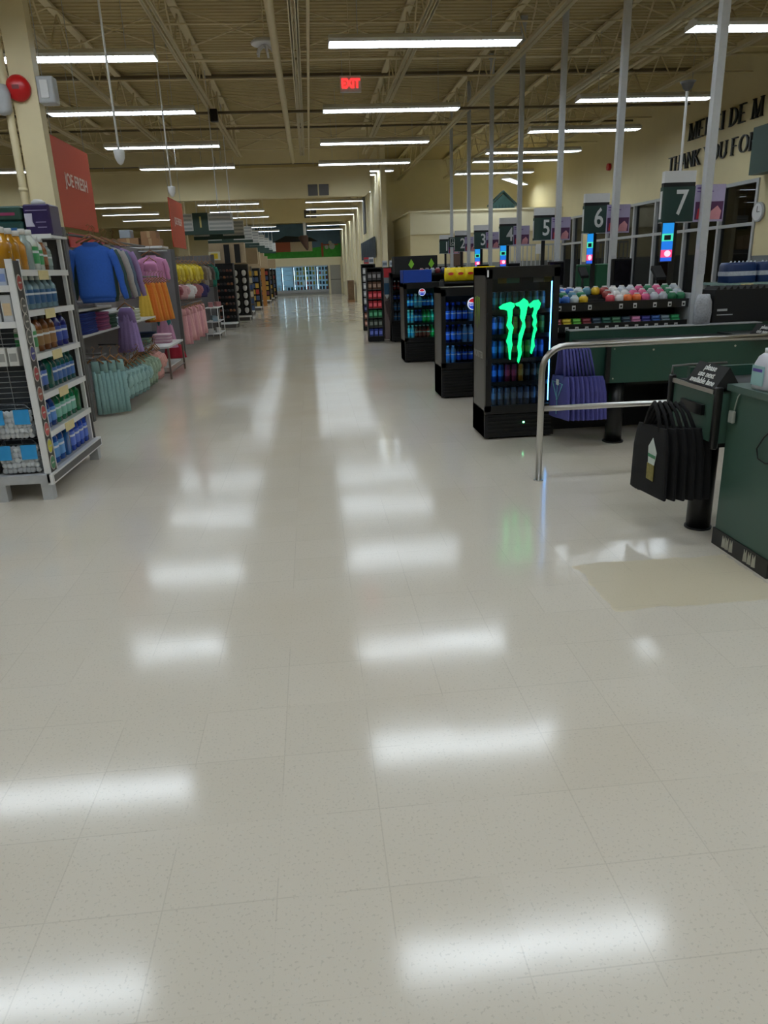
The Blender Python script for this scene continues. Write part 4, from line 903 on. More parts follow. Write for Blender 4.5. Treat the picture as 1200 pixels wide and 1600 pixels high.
sodas(zs, 1.9, 2.46, 7, 17.1, (['clear', 'green', 'clear'], ['clear', 'teal'], ['dark', 'clear'], ['red', 'blue', 'dark']), 'fourth cooler', .22)
t = thing('black_header_sign', 'black box sign with green diamond marks above the coolers', 'sign', (2.35, 15.8, 1.5))
MB().box(1.75, 2.65, 15.7, 16.2, 1.5, 1.84).part('box', BLACKM, t)
m = MB()
for x in (2.1, 2.52): m.prism([(x-.06, 1.67), (x, 1.59), (x+.06, 1.68), (x, 1.78)], 'xz', 15.69, 15.7)
m.part('diamond_mark', mat('lime', (130,190,50), .5), t)
t = thing('merch_stand', 'plain black stand carrying the box sign', 'stand', (2.3, 16, 0)); MB().box(2.3, 2.65, 15.75, 16.15, 0, 1.5).part('column', BLACKM, t); MB().box(1.95, 2.7, 15.7, 16.2, 0, .05).part('foot_plate', BLACKM, t)
# graphic panel rack and candy racks beyond
def toprack(x0, x1, yy, hz, lb, cols_, n, nm, side=None):
    t = thing('snack_rack', lb, 'display rack', ((x0+x1)/2, yy, 0))
    m = MB(); m.box(x0, x1, yy+.3, yy+.34, 0, hz); m.part('back_panel', BLACKM, t)
    m = MB(); m.box(x0-.02, x0, yy, yy+.34, 0, hz); m.box(x1, x1+.02, yy, yy+.34, 0, hz); m.part('side_panel', BLACKM, t)
    MB().box(x0-.02, x1+.02, yy, yy+.34, hz, hz+.03).part('top_board', BLACKM, t)
    MB().box(x0-.02, x1+.02, yy-.03, yy+.34, 0, .1).part('base', BLACKM, t)
    k = 0
    hs = (hz-.15)/len(cols_)
    for r_, c in enumerate(cols_):
        z = .12+hs*r_; MB().box(x0, x1, yy+.02, yy+.3, z-.012, z).part('shelf', DGREY, t)
        for q in range(n):
            place((nm, c, n, hz), box_item(c, (x1-x0)/n*.86, .2, hs*.8, tuple(min(255, v+90) for v in c)), (x0+(x1-x0)*(q+.5)/n, yy+.14, z), 0, '%s pack from left on %s row up of the %s' % (ORD[q], ORD[r_], nm), 'packs on the %s' % nm)
toprack(1.3, 1.62, 17.3, 1.62, 'narrow rack with red and green drink packs next to graphic panel', [(40,60,150), (50,60,50), (20,110,60), (170,20,30), (180,24,34), (90,60,40), (70,66,66)], 3, 'red pack rack')
t = thing('graphic_panel', 'tall printed panel with blue landscape beside the red rack', 'poster panel', (1.83, 17.2, 0))
MB().box(1.66, 1.84, 17.2, 17.6, .05, 1.62).part('board', mat('gp_tan', (110,96,92), .5), t)
m = MB(); m.box(1.665, 1.835, 17.19, 17.2, 1.05, 1.3, 0); m.box(1.665, 1.835, 17.19, 17.2, 1.3, 1.42, 1); m.prism([(1.67, 1.05), (1.72, .95), (1.82, 1.1), (1.835, 1.15), (1.835, 1.05)], 'xz', 17.18, 17.19, 2); m.prism([(1.67, .9), (1.835, .95), (1.835, .2), (1.78, .4), (1.7, .7)], 'xz', 17.185, 17.2, 3); m.box(1.665, 1.835, 17.18, 17.2, 1.42, 1.62, 4)
m.part('print', [mat('gp_blue', (24,72,104), .5), mat('gp_grey', (120,130,134), .5), mat('gp_white', (190,196,196), .5), mat('gp_brown', (66,50,50), .5), mat('gp_red', (180,40,50), .5)], t)
toprack(1.42, 1.75, 20.6, 1.72, 'tall rack with white boxes and dark blue packs, farther back', [(150,100,80), (150,96,72), (40,44,90), (190,194,198), (196,198,202), (200,202,206), (206,208,210), (206,208,210)], 2, 'white box rack')
toprack(1.85, 2.3, 20.7, 1.62, 'rack with dark blue and brown packs behind the graphic panel', [(80,60,40), (60,40,60), (120,90,60), (130,110,80), (40,40,70), (70,20,40)], 3, 'brown pack rack')
for i, (x, c) in enumerate(((1.55, (200,60,70)), (1.68, (220,220,226)), (2.05, (196,200,206)), (2.25, (206,210,216)))): place(('tb', c), box_item(c, .13, .12, .16, (120,130,140)), (x, 20.8, 1.76 if x < 1.8 else 1.66), 0, ['red', 'white', 'pale', 'light grey'][i]+' carton standing on the far rack top')
m = MB()
for k in range(5):
    m.ball((2.12+.1*math.sin(k*2), 41+.3*k, .5+.2*k), .14)
t = thing('cart_pile', 'stacked tan goods near the grey door at the far end', 'goods', (2.1, 40, 0)); MB().box(1.95, 2.3, 40, 41, 0, .12).part('pallet', CARD, t); MB().box(1.97, 2.28, 40.05, 40.95, .12, 1.1).part('stacked_cartons', mat('tan_goods', (120,96,70), .7, var=.4, scale=8), t)
# snack rack with yellow chip bags between coolers
t = thing('snack_rack', 'black snack rack topped with yellow chip bags behind second cooler', 'display rack', (2.5, 11.3, 0))
MB().box(2.0, 3.05, 11.56, 11.6, 0, 1.42).part('back_panel', BLACKM, t)
for z in (.1, .5, .95, 1.36): MB().box(2.0, 3.05, 11.2, 11.6, z, z+.03).part('shelf', BLACKM, t)
MB().box(1.98, 2.0, 11.2, 11.6, 0, 1.4).part('side_panel', BLACKM, t)
def b_chip():
    t = lthing('chip_bag', 'bag'); m = MB(); m.loft([ring(0, 0, z, a, b, 20, 2.6, .03, 6, z*20) for z, a, b in ((0, .085, .012), (.02, .09, .035), (.1, .092, .05), (.17, .088, .035), (.2, .085, .008))]); m.part('bag', mat('chip_yellow', (228,200,30), .25, bump=.3), t)
    m = MB(); m.loft([[(.042*math.cos(i*math.pi/8), yy, .11+.02*math.sin(i*math.pi/8)) for i in range(16)] for yy in (-.056, -.05)]); m.part('emblem', mat('chip_red', (196,50,30), .4), t); return t
for i in range(5): place('chip', b_chip, (2.1+.15*i, 11.3, 1.39), 0, '%s yellow chip bag from left on the black snack rack' % ORD[i], 'yellow chip bags')
def b_round(c, r_=.05):
    def f():
        m = MB(); m.loft([ring(0, 0, z, a*r_, a*r_, 12) for z, a in ((0, .7), (r_*.3, 1), (r_*1.3, 1), (r_*1.7, .6))]); m.m = 1; m.loft([ring(0, 0, z, a*r_, a*r_, 12) for z, a in ((r_*1.6, .55), (r_*1.9, .55), (r_*1.95, .5))]); return m.thing('candy_tub', [mat('tub_%d_%d_%d' % c, c, .4), WHITE], '-', 'candy tub')
    return f
for i in range(9): place(('rt', i % 3), b_round([(150,60,60), (60,70,110), (160,170,180)][i % 3], .05), (2.05+.1*i, 13.9, 1.5), 0, '%s small round tub from left on the rack behind third cooler' % ORD[i], 'tubs behind the third cooler')
t = thing('snack_rack', 'black snack rack behind the third cooler with small tubs', 'display rack', (2.6, 14, 0))
for z in (.1, .6, 1.1, 1.47): MB().box(2.32, 3.05, 13.8, 14.2, z, z+.03).part('shelf', BLACKM, t)
MB().box(1.95, 3.05, 14.2, 14.24, 0, 1.5).part('back_panel', BLACKM, t); MB().box(1.95, 2.32, 13.8, 14.2, 1.47, 1.5).part('shelf', BLACKM, t)

# ================================================================ checkout lanes
PITCH = 2.12
WM = mat('number_white', (226,228,224), .5)
def b_pole():
    t = lthing('power_pole', 'pole'); MB().box(-.036, .036, -.036, .036, 0, ZD-.05).part('post', mat('pole_white', (196,198,200), .4), t)
    MB().box(-.055, .055, -.055, .055, ZD-.12, ZD-.03).part('ceiling_plate', LGREY, t); MB().box(-.032, .036, -.043, -.04, 1.45, 1.66).part('notice', mat('notice', (186,188,194), .5, scale=90, var=.3), t); return t
def b_poster():
    t = lthing('hanging_poster', 'poster'); MB().box(-.145, .145, 0, .008, 0, .35).part('sheet', mat('lavender', (176,166,200), .5), t)
    m = MB(); m.box(-.135, .135, -.002, 0, .02, .19, 0); m.prism([(-.12, .03), (-.02, .03), (.0, .11), (-.05, .16), (-.11, .12)], 'xz', -.004, -.002, 1); m.prism([(.0, .02), (.11, .02), (.12, .1), (.08, .15), (.02, .1)], 'xz', -.004, -.002, 2); m.part('picture', [mat('p_plum', (84,40,84), .5), mat('p_red', (190,50,64), .5), mat('p_pink', (206,140,150), .5)], t)
    m = MB(); m.box(-.13, -.02, -.002, 0, .31, .325); m.box(-.13, .03, -.002, 0, .28, .29); m.part('print_lines', mat('p_violet', (110,80,150), .5), t); return t
def b_lanesign():
    t = lthing('lane_sign', 'lane sign')
    MB().box(-.18, .18, -.03, .03, .38, .49).part('top_light_box', WHITE, t); MB().box(-.18, .18, -.028, .028, .34, .38).part('dark_band', BLACK, t)
    MB().box(-.185, .185, -.035, .035, 0, .34).part('panel', SIGNG, t); MB().box(-.185, .185, -.037, .037, -.008, 0).part('trim', LGREY, t)
    MB().box(-.03, .03, -.0, .03, -1.0, 0).part('post', BLACK, t); MB().box(-.19, -.185, -.02, .02, .03, .3).part('side_light', WHITE, t)
    return t
def b_screen():
    t = lthing('lane_screen', 'screen'); MB().box(-.06, .06, 0, .03, 0, .37).part('case', BLACK, t)
    m = MB(); cs = [(20,120,190), (60,190,160), (20,100,190), (210,60,110), (30,80,190)]
    for i, (z0, z1) in enumerate(((.3, .41), (.22, .3), (.13, .22), (.05, .13), (.01, .05))): m.box(-.052, .052, -.003, 0, z0*.88, z1*.88, i)
    m.box(-.03, .03, -.006, -.003, .205, .25, 5); m.disc((.01, -.006, .08), 'y', .03, .003, 14, 6)
    m.part('display', [mat('scr%d' % i, c, .5, emit=.9, var=0) for i, c in enumerate(cs)]+[BLACKM, mat('scr_w', (250,190,210), .5, emit=.9, var=0)], t); return t
def b_monitor():
    t = lthing('register_monitor', 'monitor'); MB().bev(-.12, .12, -.02, .02, .12, .42, .01).part('screen_case', BLACK, t); MB().box(-.1, .1, -.024, -.02, .14, .4).part('screen', mat('dark_screen', (26,24,30), .15), t)
    MB().box(-.02, .02, -.01, .03, 0, .2).part('stand', BLACK, t); MB().box(-.1, .1, -.07, .07, 0, .02).part('stand_base', BLACK, t); return t
def b_card():
    t = lthing('card_terminal', 'card terminal'); MB().tube([(0, 0, 0), (0, 0, .2)], .015, 8).part('stem', BLACK, t)
    m = MB(); m.loft([[(-.05, -.08, .2), (.05, -.08, .2), (.05, .06, .3), (-.05, .06, .3)], [(-.05, -.09, .23), (.05, -.09, .23), (.05, .05, .34), (-.05, .05, .34)]], smooth=False); m.part('keypad', BLACKM, t); return t
def b_counter():
    """belt counter, left end at x=0, front at y=0"""
    t = lthing('checkout_counter', 'checkout counter')
    m = MB(); m.box(.21, 1.48, 0, .6, .56, .9); m.part('tub', GREEN, t)
    m = MB(); m.box(0, 1.9, .5, .62, .8, .985); m.box(0, .21, .06, .62, .6, .88); m.part('rear_panel', GREEN, t)
    m = MB(); m.box(.03, 1.45, .06, .5, .885, .905); m.part('belt', BELT, t)
    m = MB(); m.box(.2, 1.6, -.004, .02, .895, .912); m.box(0, 1.9, .49, .625, .985, .993); m.part('edge_trim', LGREY, t)
    m = MB(); m.box(.17, .21, -.005, .03, .56, .9); m.part('corner_post', BLACK, t)
    m = MB(); m.tube([(.32, .1, 0), (.32, .1, .56)], .075, 20); m.tube([(.32, .1, 0), (.32, .1, .012)], .095, 20); m.part('leg', BLACK, t)
    m = MB(); m.box(.25, 1.0, .2, .56, .5, .56); m.box(1.0, 2.3, .1, .56, 0, .56); m.part('under_frame', BLACKM, t)
    m = MB(); m.box(1.48, 2.4, 0, .6, .1, .88); m.part('register_cabinet', GREEN, t); m = MB(); m.box(1.46, 2.42, -.02, .62, .88, .92); m.part('register_top', mat('dark_top', (40,46,46), .5), t)
    m = MB(); m.box(-.02, 0, .15, .3, .7, .82); m.part('bag_bracket', BLACK, t)
    m = MB(); m.disc((.6, -.004, .84), 'y', .009, .005, 10); m.disc((1.36, -.004, .84), 'y', .009, .005, 10); m.disc((.24, -.004, .6), 'y', .007, .005, 10); m.disc((.24, -.004, .86), 'y', .007, .005, 10); m.part('bolt', CHROME, t)
    return t
def b_candyrack(tags=True):
    t = lthing('candy_rack', 'candy rack')
    m = MB(); m.box(0, 1.36, .28, .32, 0, 1.3); m.part('back_panel', BLACKM, t)
    MB().box(0, 1.36, .02, .3, 0, .9).part('base', BLACKM, t)
    m = MB(); m.box(-.02, 0, .0, .32, 0, 1.35); m.part('side_panel', BLACKM, t); m = MB(); m.box(1.36, 1.38, .0, .32, 0, 1.28); m.part('side_panel', LGREY, t)
    for z in (1.0, 1.2):
        m = MB(); m.box(0, 1.36, .03, .28, z, z+.015); m.box(0, 1.36, 0, .03, z-.05, z+.03); m.part('shelf', BLACK, t)
    m = MB(); m.box(.01, 1.35, .12, .28, 1.215, 1.25); m.box(.01, 1.35, .2, .28, 1.25, 1.285); m.part('riser', BLACKM, t)
    for z, xs in ((1.0, [.03+.1*i for i in range(13)]), (1.2, [.05, .19, .35, .66, .8, 1.0, 1.15, 1.29])):
        for x in xs:
            m = MB(); m.box(x, x+.034, -.004, 0, z-.04, z+.005, 0); m.box(x+.008, x+.026, -.006, -.004, z-.03, z-.01, 1); m.part('price_tag', [WHITEM, BLACK], t)
    return t
lane_signs = []
for i in range(7):
    n = 7-i; yy = 6.3+PITCH*i; nth = ['nearest', 'second', 'third', 'fourth', 'fifth', 'sixth', 'farthest'][i]
    place('counter', b_counter, (2.4 if i < 5 else 2.75, yy, 0), 0, '%s dark green belt checkout counter in the numbered lanes, lane %d' % (nth, n), 'checkout counters')
    place('pole', b_pole, (3.7, yy+.66, 0), 0, 'white power pole to the ceiling at lane %d' % n, 'white power poles')
    place('poster', b_poster, (3.76, yy+.7, 1.92), 0, 'lavender poster on the pole at lane %d' % n, 'lavender posters', scale=(1, 1, .92))
    o = place('lsign', b_lanesign, (3.6, yy+1.02, 1.94), 0, 'dark green lane sign with white number %d' % n, 'lane signs', scale=(.87, 1, .93))
    lane_signs.append((n, o))
    if i in (0, 1, 3, 4): place('scr', b_screen, ((3.5 if i != 1 else 3.52), yy+.95, 1.57), R(-20 if i != 1 else -68), 'bright upright screen under the lane %d sign' % n, 'lane screens')
    place('mon', b_monitor, (3.22, yy+1.35, 1.2), R(15), 'black register monitor at lane %d' % n, 'register monitors')
    place('term', b_card, (3.5, yy+1.1, 1.2), 0, 'black card terminal near the lane %d sign' % n, 'card terminals')
    t = place('regst', lambda: (lambda t: (MB().box(-.35, .6, -.12, .35, 0, 1.18).part('cabinet', GREEN, t), MB().box(-.37, .62, -.14, .37, 1.18, 1.2).part('top', BLACK, t), t)[-1])(lthing('register_stand', 'register stand')), (3.45, yy+1.15, 0), 0, 'dark register stand behind the lane %d belt' % n, 'register stands')
    if i < 2: place('crack', b_candyrack, (2.3, yy+.72, 0), 0, 'black two tier candy rack at lane %d' % n, 'candy racks')
for n, o in lane_signs: text_part(str(n), .34, WM, o, (3.63, o.location.y-.037, 2.115), FACE_Y, .003, .004, name='number', sx=.86)
# accessible lane mark
t = thing('access_sign', 'small green wheelchair access sign between lane signs 1 and 2', 'sign', (3.4, 6.3+PITCH*5.5, 1.98))
yy = 6.3+PITCH*5.5
MB().box(3.22, 3.55, yy, yy+.02, 2.0, 2.33).part('panel', SIGNG, t)
m = MB()
for a, b, c, d in ((3.27, 3.5, 2.05, 2.065), (3.27, 3.5, 2.28, 2.295), (3.27, 3.285, 2.05, 2.295), (3.485, 3.5, 2.05, 2.295)): m.box(a, b, yy-.004, yy, c, d)
m.disc((3.37, yy-.006, 2.245), 'y', .016, .005, 10); m.box(3.362, 3.378, yy-.005, yy, 2.14, 2.22); m.box(3.37, 3.42, yy-.005, yy, 2.14, 2.155); m.box(3.41, 3.425, yy-.005, yy, 2.08, 2.15)
m.tube([(3.38+.05*math.cos(R(a)), yy-.003, 2.12+.05*math.sin(R(a))) for a in range(100, 350, 25)], .006, 5)
m.part('wheelchair_symbol', WM, t)
t.scale = (.65, 1, .65); t.location.x = 3.42; t.location.z = 2.03
# candy on the nearest rack
tc = [((60,110,190), 'blue'), ((200,210,214), 'white'), ((90,140,160), 'teal'), ((220,180,40), 'yellow'), ((150,60,56), 'dark red'), ((214,84,96), 'red'), ((226,226,226), 'white'), ((232,120,60), 'orange'), ((214,96,140), 'pink'), ((190,196,206), 'silver'), ((150,160,160), 'grey'), ((40,120,80), 'green')]
yr = 6.3+.72
def tcol(i): return [0, 0, 1, 3, 3, 4, 4, 5, 6, 7, 7, 8, 8, 9, 9, 10, 11, 11][i]
rr_ = random.Random(11)
for i in range(15):
    for q in range(3):
        if i in (4, 5) and q < 2: continue
        ci = tcol(int(i*1.2)) if q == 0 else min(11, max(0, tcol(int(i*1.2))+rr_.choice((-1, 0, 1, 2))))
        if i < 4 and q: ci = rr_.choice((0, 1, 2, 11))
        if i > 12: ci = rr_.choice((9, 11, 11))
        c, nm = tc[ci]
        place(('ct', c), b_round(c, .043), (2.36+.089*i, yr+[.075, .16, .24][q], [1.215, 1.25, 1.285][q]), 0, '%s round candy tub, %s from left in %s row, nearest candy rack top' % (nm, ORD[i], ['front', 'middle', 'back'][q]), 'candy tubs on the nearest rack')
bc = [((170,90,100), 'rose'), ((206,180,50), 'yellow'), ((90,170,60), 'green'), ((120,40,50), 'maroon'), ((40,60,80), 'navy'), ((40,90,80), 'teal'), ((60,110,80), 'green'), ((40,60,80), 'navy'), ((190,120,160), 'pink'), ((50,50,130), 'indigo'), ((40,80,150), 'blue'), ((110,130,140), 'grey'), ((40,150,90), 'green')]
for i, (c, nm) in enumerate(bc):
    for q in range(2): place(('gum', c), box_item(c, .085, .1, .03, tuple(min(255, v+50) for v in c)), (2.36+.1*i, yr+.08+.02*q, 1.016+.032*q), 0, '%s gum box, %s from left, %s one, lower tier of nearest candy rack' % (nm, ORD[i], ['bottom', 'upper'][q]), 'gum boxes on the nearest rack')
for L in (1,):
    for i in range(12):
        c = tc[(i*5+L) % 12]; place(('ct', c[0]), b_round(c[0], .043), (2.36+.1*i, yr+PITCH*L+.075, 1.215), 0, '%s candy tub, %s from left on the candy rack %s' % (c[1], ORD[i], 'one lane back'), 'candy tubs further back')
# things around lane 7: receipts, bins, blue packs
m = MB(); m.bev(3.72, 3.86, 6.98, 7.1, .99, 1.26, .015); m.thing('receipt_box', mat('patterned_white', (180,180,180), .5, scale=120, var=.5), 'white patterned holder at the foot of the nearest pole', 'box')
m = MB(); m.loft([ring(3.72, 6.86, z, a, a*.8, 14, 2, .1, 5, z*9) for z, a in ((.99, .075), (1.1, .08), (1.2, .075), (1.27, .05))]); m.thing('wrapped_bundle', mat('crumpled_plastic', (170,172,178), .4, scale=60, var=.4, bump=.6), 'crumpled pale plastic bundle around the nearest pole', 'bundle')
t = thing('black_bin', 'wide black merchandise bin right of the nearest pole', 'bin', (4.15, 7.05, .99))
m = MB(); m.box(3.88, 4.5, 6.95, 7.25, .99, 1.3); m.part('body', BLACKM, t)
m = MB(); 
for k in range(9): m.prism([(3.9+k*.066, 1.3), (3.94+k*.066, 1.3), (3.93+k*.066, 1.33)], 'xz', 6.97, 7.2)
m.part('ragged_rim', BLACKM, t); m = MB(); m.box(3.92, 4.08, 6.944, 6.95, 1.06, 1.068); m.part('white_mark', LGREY, t); MB().box(3.92, 4.02, 6.944, 6.95, 1.1, 1.12).part('white_mark', LGREY, t)
t = thing('display_table', 'glass edged shelf table holding blue packs at right', 'display table', (5.6, 8.8, 0))
MB().box(4.92, 6.9, 8.5, 9.2, 1.27, 1.3).part('top_shelf', mat('pale_green_glass', (150,176,170), .2), t); MB().box(4.92, 6.9, 8.55, 9.2, .9, .93).part('lower_shelf', GREEN, t); MB().box(4.92, 6.9, 8.7, 9.2, 0, .9).part('base', GREEN, t)
for x in (4.93, 5.8, 6.86): MB().box(x, x+.03, 9.1, 9.15, .9, 1.3).part('support', LGREY, t)
MB().box(5.05, 5.2, 8.485, 8.5, 1.2, 1.29).part('price_card', mat('price_card', (0,0,0)), t)
def b_pack():
    t = lthing('bottle_pack', 'package'); m = MB(); m.loft([ring(0, 0, z, a, b, 28, 6, .012, 12) for z, a, b in ((0, .18, .12), (.01, .19, .125), (.2, .185, .12), (.23, .17, .11))]); m.part('wrap', mat('pack_blue', (28,54,104), .3, scale=20), t)
    m = MB(); m.loft([ring(0, 0, z, .192, .127, 28, 6, .012, 12) for z in (.08, .13)], caps=False); m.part('white_band', mat('pack_band', (190,196,206), .4, scale=50, var=.3), t)
    m = MB()
    for k in range(7): m.tube([(-.15+.05*k, -.08, .22), (-.135+.05*k, -.08, .245)], .009, 6)
    m.part('bottle_necks', mat('neck', (200,206,214), .3), t); return t
for i in range(5): place('bpack', b_pack, (5.12+.395*i, 8.72, 1.3), 0, '%s blue wrapped bottle pack from left on the glass edged shelf' % ORD[i], 'blue bottle packs')
for i in range(2): place('bpack', b_pack, (5.3+.8*i, 8.75, .93), 0, '%s blue wrapped pack on the lower shelf below the others' % ['left', 'right'][i], None, scale=(.7, .8, .9))
t = thing('chair_arm_unit', 'black rounded armrest shape behind the counter at right', 'armrest', (4.6, 6.5, .95)); MB().tube([(4.35, 6.6, 1.08), (4.5, 6.55, 1.12), (5.2, 6.5, 1.12)], .045, 10).part('pad', GREEN, t); MB().tube([(4.42, 6.6, .9), (4.42, 6.6, 1.08)], .02, 8).part('post', BLACK, t)
# tent signs
def tent(x, yy, z, s, lb):
    t = thing('tent_sign', lb, 'sign', (x, yy, z)); w_ = .075*s; h = .115*s; d = .165*s
    MB().prism([(x-w_, z), (x+w_, z), (x, z+h)], 'xz', yy-d, yy+d).part('body', BLACKM, t)
    a = math.atan2(h, w_)
    text_part('please\nuse next\navailable lane', .05*s, WM, t, (x-w_*.52-.0015, yy, z+h*.5), (a, 0, R(-90)), .0008, .0008)
tent(2.275, 4.0, .905, 1.0, 'black tent sign with white lettering on the nearest counter')
tent(3.98, 6.2, .905, 1.0, 'black tent sign with white lettering behind the steel rail')
# nearest counter (lane beyond the rail)
t = thing('checkout_counter', 'closest green counter end with black bags hanging from it', 'checkout counter', (2.9, 4.05, 0))
m = MB(); m.box(2.21, 3.9, 3.8, 4.34, .6, .88); m.part('tub', GREENC, t)
m = MB(); m.box(2.23, 3.9, 3.9, 4.3, .88, .9); m.part('belt', BELT, t)
m = MB(); m.box(2.195, 2.21, 3.84, 4.32, .875, .9); m.part('end_trim', CHROME, t)
m = MB(); m.box(2.3, 3.9, 4.31, 4.35, .88, .96); m.box(2.75, 3.9, 4.22, 4.3, .9, .95); m.part('side_guard', GREEN, t)
for yy in (3.8, 4.34): m = MB(); m.bev(2.185, 2.225, yy-.02, yy+.02, .57, .92, .012); m.part('corner_post', BLACK, t)
m = MB(); m.tube([(2.32, 4.07, 0), (2.32, 4.07, .6)], .072, 24); m.tube([(2.32, 4.07, 0), (2.32, 4.07, .012)], .08, 24); m.part('leg', BLACK, t)
MB().box(2.25, 3.9, 3.9, 4.25, .55, .6).part('under_frame', BLACKM, t); MB().box(2.185, 2.205, 3.93, 4.18, .74, .8).part('bag_bracket', BLACK, t)
m = MB(); m.tube([(2.2, 4.34, .92), (2.2, 4.34, .97), (2.3, 4.34, .975), (2.55, 4.34, .975)], .008, 6); m.part('wire_guard', DGREY, t)
# cabinet at the right edge
t = thing('green_cabinet', 'worn green cabinet cut by the right edge of the photo', 'cabinet', (2.9, 3.5, 0))
m = MB(); m.box(2.27, 3.6, 3.27, 3.79, .1, .9); m.part('body', GREENC, t); m = MB(); m.box(2.255, 3.62, 3.25, 3.81, .9, .935); m.part('top', mat('grey_green_top', (74,96,88), .35), t)
m = MB(); m.box(2.262, 3.6, 3.26, 3.8, 0, .1, 0)
for y0 in (3.36, 3.40, 3.44, 3.58, 3.62, 3.655):
    m.prism([(y0, .02), (y0+.035, .015), (y0+.03, .085), (y0+.018, .06), (y0+.008, .09)], 'yz', 2.259, 2.262, 1)
m.part('kick_plate', [mat('kick_black', (20,20,20), .4), mat('bare_patch', (168,166,150), .6)], t)
m = MB(); m.tube([(2.3, 3.6, .94), (2.262, 3.66, .93), (2.258, 3.7, .88), (2.258, 3.72, .8)], .004, 6); t = thing('cable', 'pale cable with clear plug hanging on the green cabinet', 'cable', (2.258, 3.7, .7)); m.part('cord', mat('cord_grey', (150,160,150), .5), t)
m = MB(); m.bev(2.24, 2.26, 3.7, 3.745, .735, .8, .006); m.part('plug', mat('plug_grey', (150,154,146), .3), t)
m = MB(); m.tube([(2.262, 3.27+.0, .85), (2.256, 3.33, .8), (2.254, 3.42, .72), (2.254, 3.47, .65), (2.254, 3.45, .6), (2.255, 3.38, .59), (2.256, 3.28, .62)], .004, 6); m.thing('extension_cable', BLACK, 'thin black cord looping on the green cabinet side', 'cable')
t = thing('sanitizer_jug', 'white jug with purple print on the cabinet top', 'jug', (2.33, 3.58, .935))
m = MB(); m.loft([ring(2.33, 3.58, .935+z, a, b, 18, 3) for z, a, b in ((0, .045, .07), (.01, .05, .075), (.13, .05, .075), (.17, .04, .05), (.19, .022, .022))]); m.part('jug_body', mat('jug_white', (206,206,216), .35), t); MB().disc((2.33, 3.58, 1.125), 'z', .024, .022, 14).part('cap', WHITE, t)
m = MB(); m.box(2.275, 2.28, 3.53, 3.63, .96, 1.06, 0); m.box(2.273, 2.276, 3.54, 3.62, 1.03, 1.045, 1); m.part('label_sheet', [mat('jug_mint', (150,190,190), .5), mat('jug_purple', (96,80,160), .5)], t)
t = thing('scanner_box', 'low dark scanner tray behind the tent sign', 'scanner', (3.2, 3.95, .9)); MB().box(2.75, 3.3, 4.12, 4.2, .9, 1.0).part('guard', mat('smoky', (70,64,74), .2), t); MB().box(3.1, 3.3, 3.95, 4.02, .9, .97).part('slip_printer', mat('pinkish', (170,140,140), .5), t)
# hanging shopping bags
def b_bag(body, deco, w_=.42, h=.36, hl=.16):
    """bag plane normal -X, hangs from z=0"""
    def f():
        t = lthing('shopping_bag', 'shopping bag'); rings = []
        for z, a, b in ((-hl, .82, .008), (-hl-.04, .9, .012), (-hl-.14, 1, .018), (-hl-h, 1.08, .012), (-hl-.005-h, 1.06, .006)):
            rings.append([(bx, by, z-.03*(by/w_)) for bx, by, _ in ring(0, 0, z, b, w_/2*a, 20, 4)])
        m = MB(); m.loft(rings, smooth=False); m.part('body', body, t)
        m = MB()
        m.tube([(0, -w_*.25, -hl-.02), (0, -w_*.12, -.05), (0, 0, 0), (0, w_*.12, -.05), (0, w_*.25, -hl-.02)], [.012, .01, .012, .01, .012], 6); m.part('handles', body, t)
        if deco: deco(t, w_, h)
        return t
    return f
BAGB = mat('bag_black', (5,5,8), .9); BAGP = mat('bag_purple', (72,72,140), .7, bump=.3); BAGT = mat('teal_print', (110,176,190), .6)
def dblack(t, w_, h):
    MB().prism([(-.11, -.36), (-.13, -.28), (-.07, -.2), (-.02, -.26), (-.03, -.36)], 'yz', -.0215, -.019).part('printed_tag', mat('tag_white', (196,206,200), .6), t)
    MB().box(-.0225, -.0215, -.12, -.025, -.32, -.3).part('tag_stripe', mat('tag_green', (60,130,90), .6), t)
    MB().box(-.0215, -.019, -.11, -.02, -.46, -.36).part('tag_picture', mat('tag_gold', (130,120,60), .6, scale=60, var=.5), t)
def dpurple(t, w_, h):
    m = MB(); m.tube([(-.021, -.12, -.34), (-.021, 0, -.5), (-.021, .13, -.34)], .004, 5); m.tube([(-.021, 0, -.5), (-.021, .01, -.63)], .004, 5); m.tube([(-.021, -.12, -.34), (-.021, .13, -.34)], .003, 5); m.tube([(-.021, .0, -.34), (-.021, .02, -.5)], .003, 5); m.part('gift_ribbon_print', BAGT, t)
    MB().box(-.024, -.021, -.03, .03, -.36, -.31).part('tag', WHITE, t)
for k in range(6):
    o = place('bagB' if k else 'bagBf', b_bag(BAGB, None if k else dblack, .44, .42, .14), (2.0+.026*k, 4.13-.012*k, .79), R(7*k), 'black reusable shopping bag, %s' % ('frontmost with a printed tag' if k == 0 else '%s behind the tagged one' % ORD[k-1]), 'black shopping bags', scale=(1.2, 1, 1))
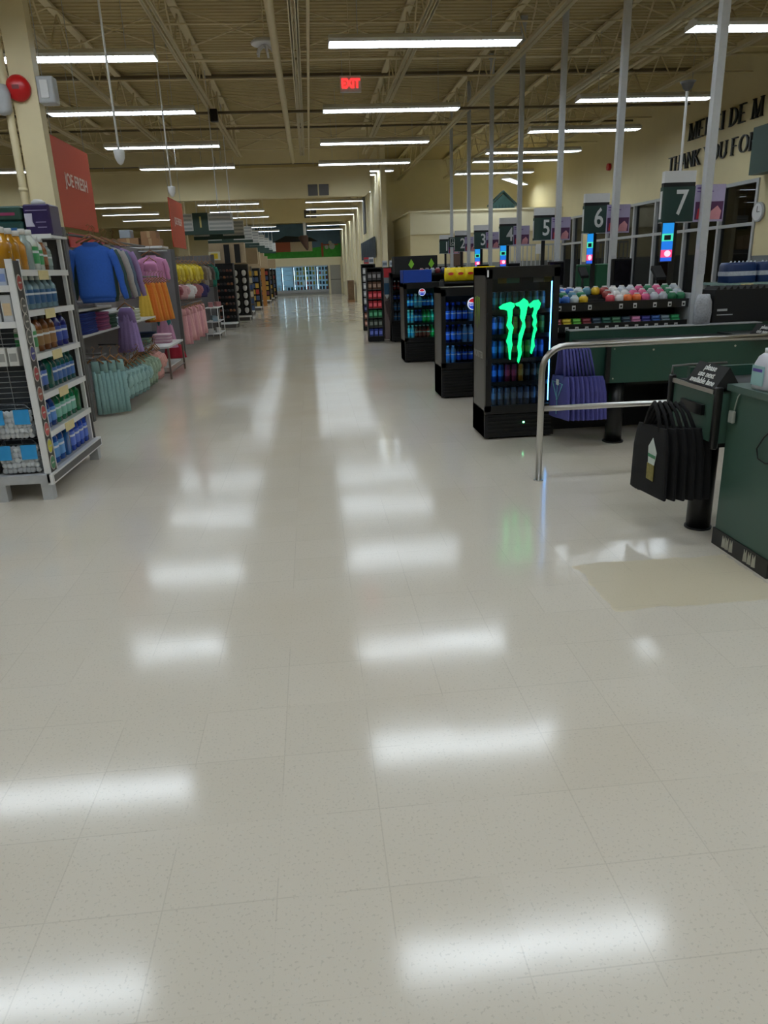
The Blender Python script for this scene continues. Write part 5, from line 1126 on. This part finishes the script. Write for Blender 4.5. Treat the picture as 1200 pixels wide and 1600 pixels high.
for k in range(9):
    o = place('bagP' if k else 'bagPf', b_bag(BAGP, None if k else dpurple, .46, .38, .28), (2.2+.022*k, 6.42-.01*k, .91), R(2+5.5*k), 'purple reusable shopping bag, %s' % ('frontmost with a teal ribbon print' if k == 0 else '%s behind the printed one' % ORD[k-1]), 'purple shopping bags', scale=(1.2, 1, 1))
# stainless guard rail
t = thing('guard_rail', 'brushed steel guard rail in front of the checkouts', 'railing', (2.8, 5.29, 0))
pts = [(1.67, 5.29, 0), (1.67, 5.29, .84)]+[(1.67+.18*(1-math.cos(R(a))), 5.29, .84+.18*math.sin(R(a))) for a in range(15, 91, 15)]+[(4.4, 5.29, 1.02)]
MB().tube(pts, .024, 14).part('top_tube', CHROME, t); MB().tube([(1.69, 5.29, .56), (4.4, 5.29, .56)], .021, 12).part('mid_tube', CHROME, t); MB().tube([(4.4, 5.29, 0), (4.4, 5.29, 1.02)], .024, 12).part('end_post', CHROME, t)
MB().tube([(1.67, 5.29, 0), (1.67, 5.29, .006)], .036, 16).part('foot_flange', CHROME, t)
# scraps and scuffs on the floor
# office front details
t = thing('door_2', None, None, (5.0, 24.7, 0), kind='structure'); MB().box(4.6, 5.0, 24.6, 24.66, 0, 2.1).part('leaf', mat('brown_door', (84,58,44), .5), t)
t = thing('cart_corral', 'row of grey upright bars before the office front', 'barrier', (7.2, 24.2, 0))
m = MB()
for k in range(14): m.box(6.3+k*.14, 6.33+k*.14, 24.2, 24.23, 0, 2.2)
m.box(6.3, 8.15, 24.2, 24.23, 2.15, 2.2); m.box(6.3, 8.15, 24.2, 24.23, 1.1, 1.14); m.part('bars', LGREY, t)
MB().box(7.3, 7.55, 24.15, 24.2, 1.9, 2.2).part('notice', WHITE, t)
for i, (x, yy) in enumerate(((4.87, 13.5), (5.2, 13.5))): m = MB(); m.bev(x, x+.27, yy, yy+.15, 0, 1.56, .03); m.thing('green_divider', mat('chair_green', (20,84,54), .5), ['left tall green divider panel beyond the lane 6 sign post', 'right tall green divider panel beyond the lane 6 sign post'][i], 'divider')
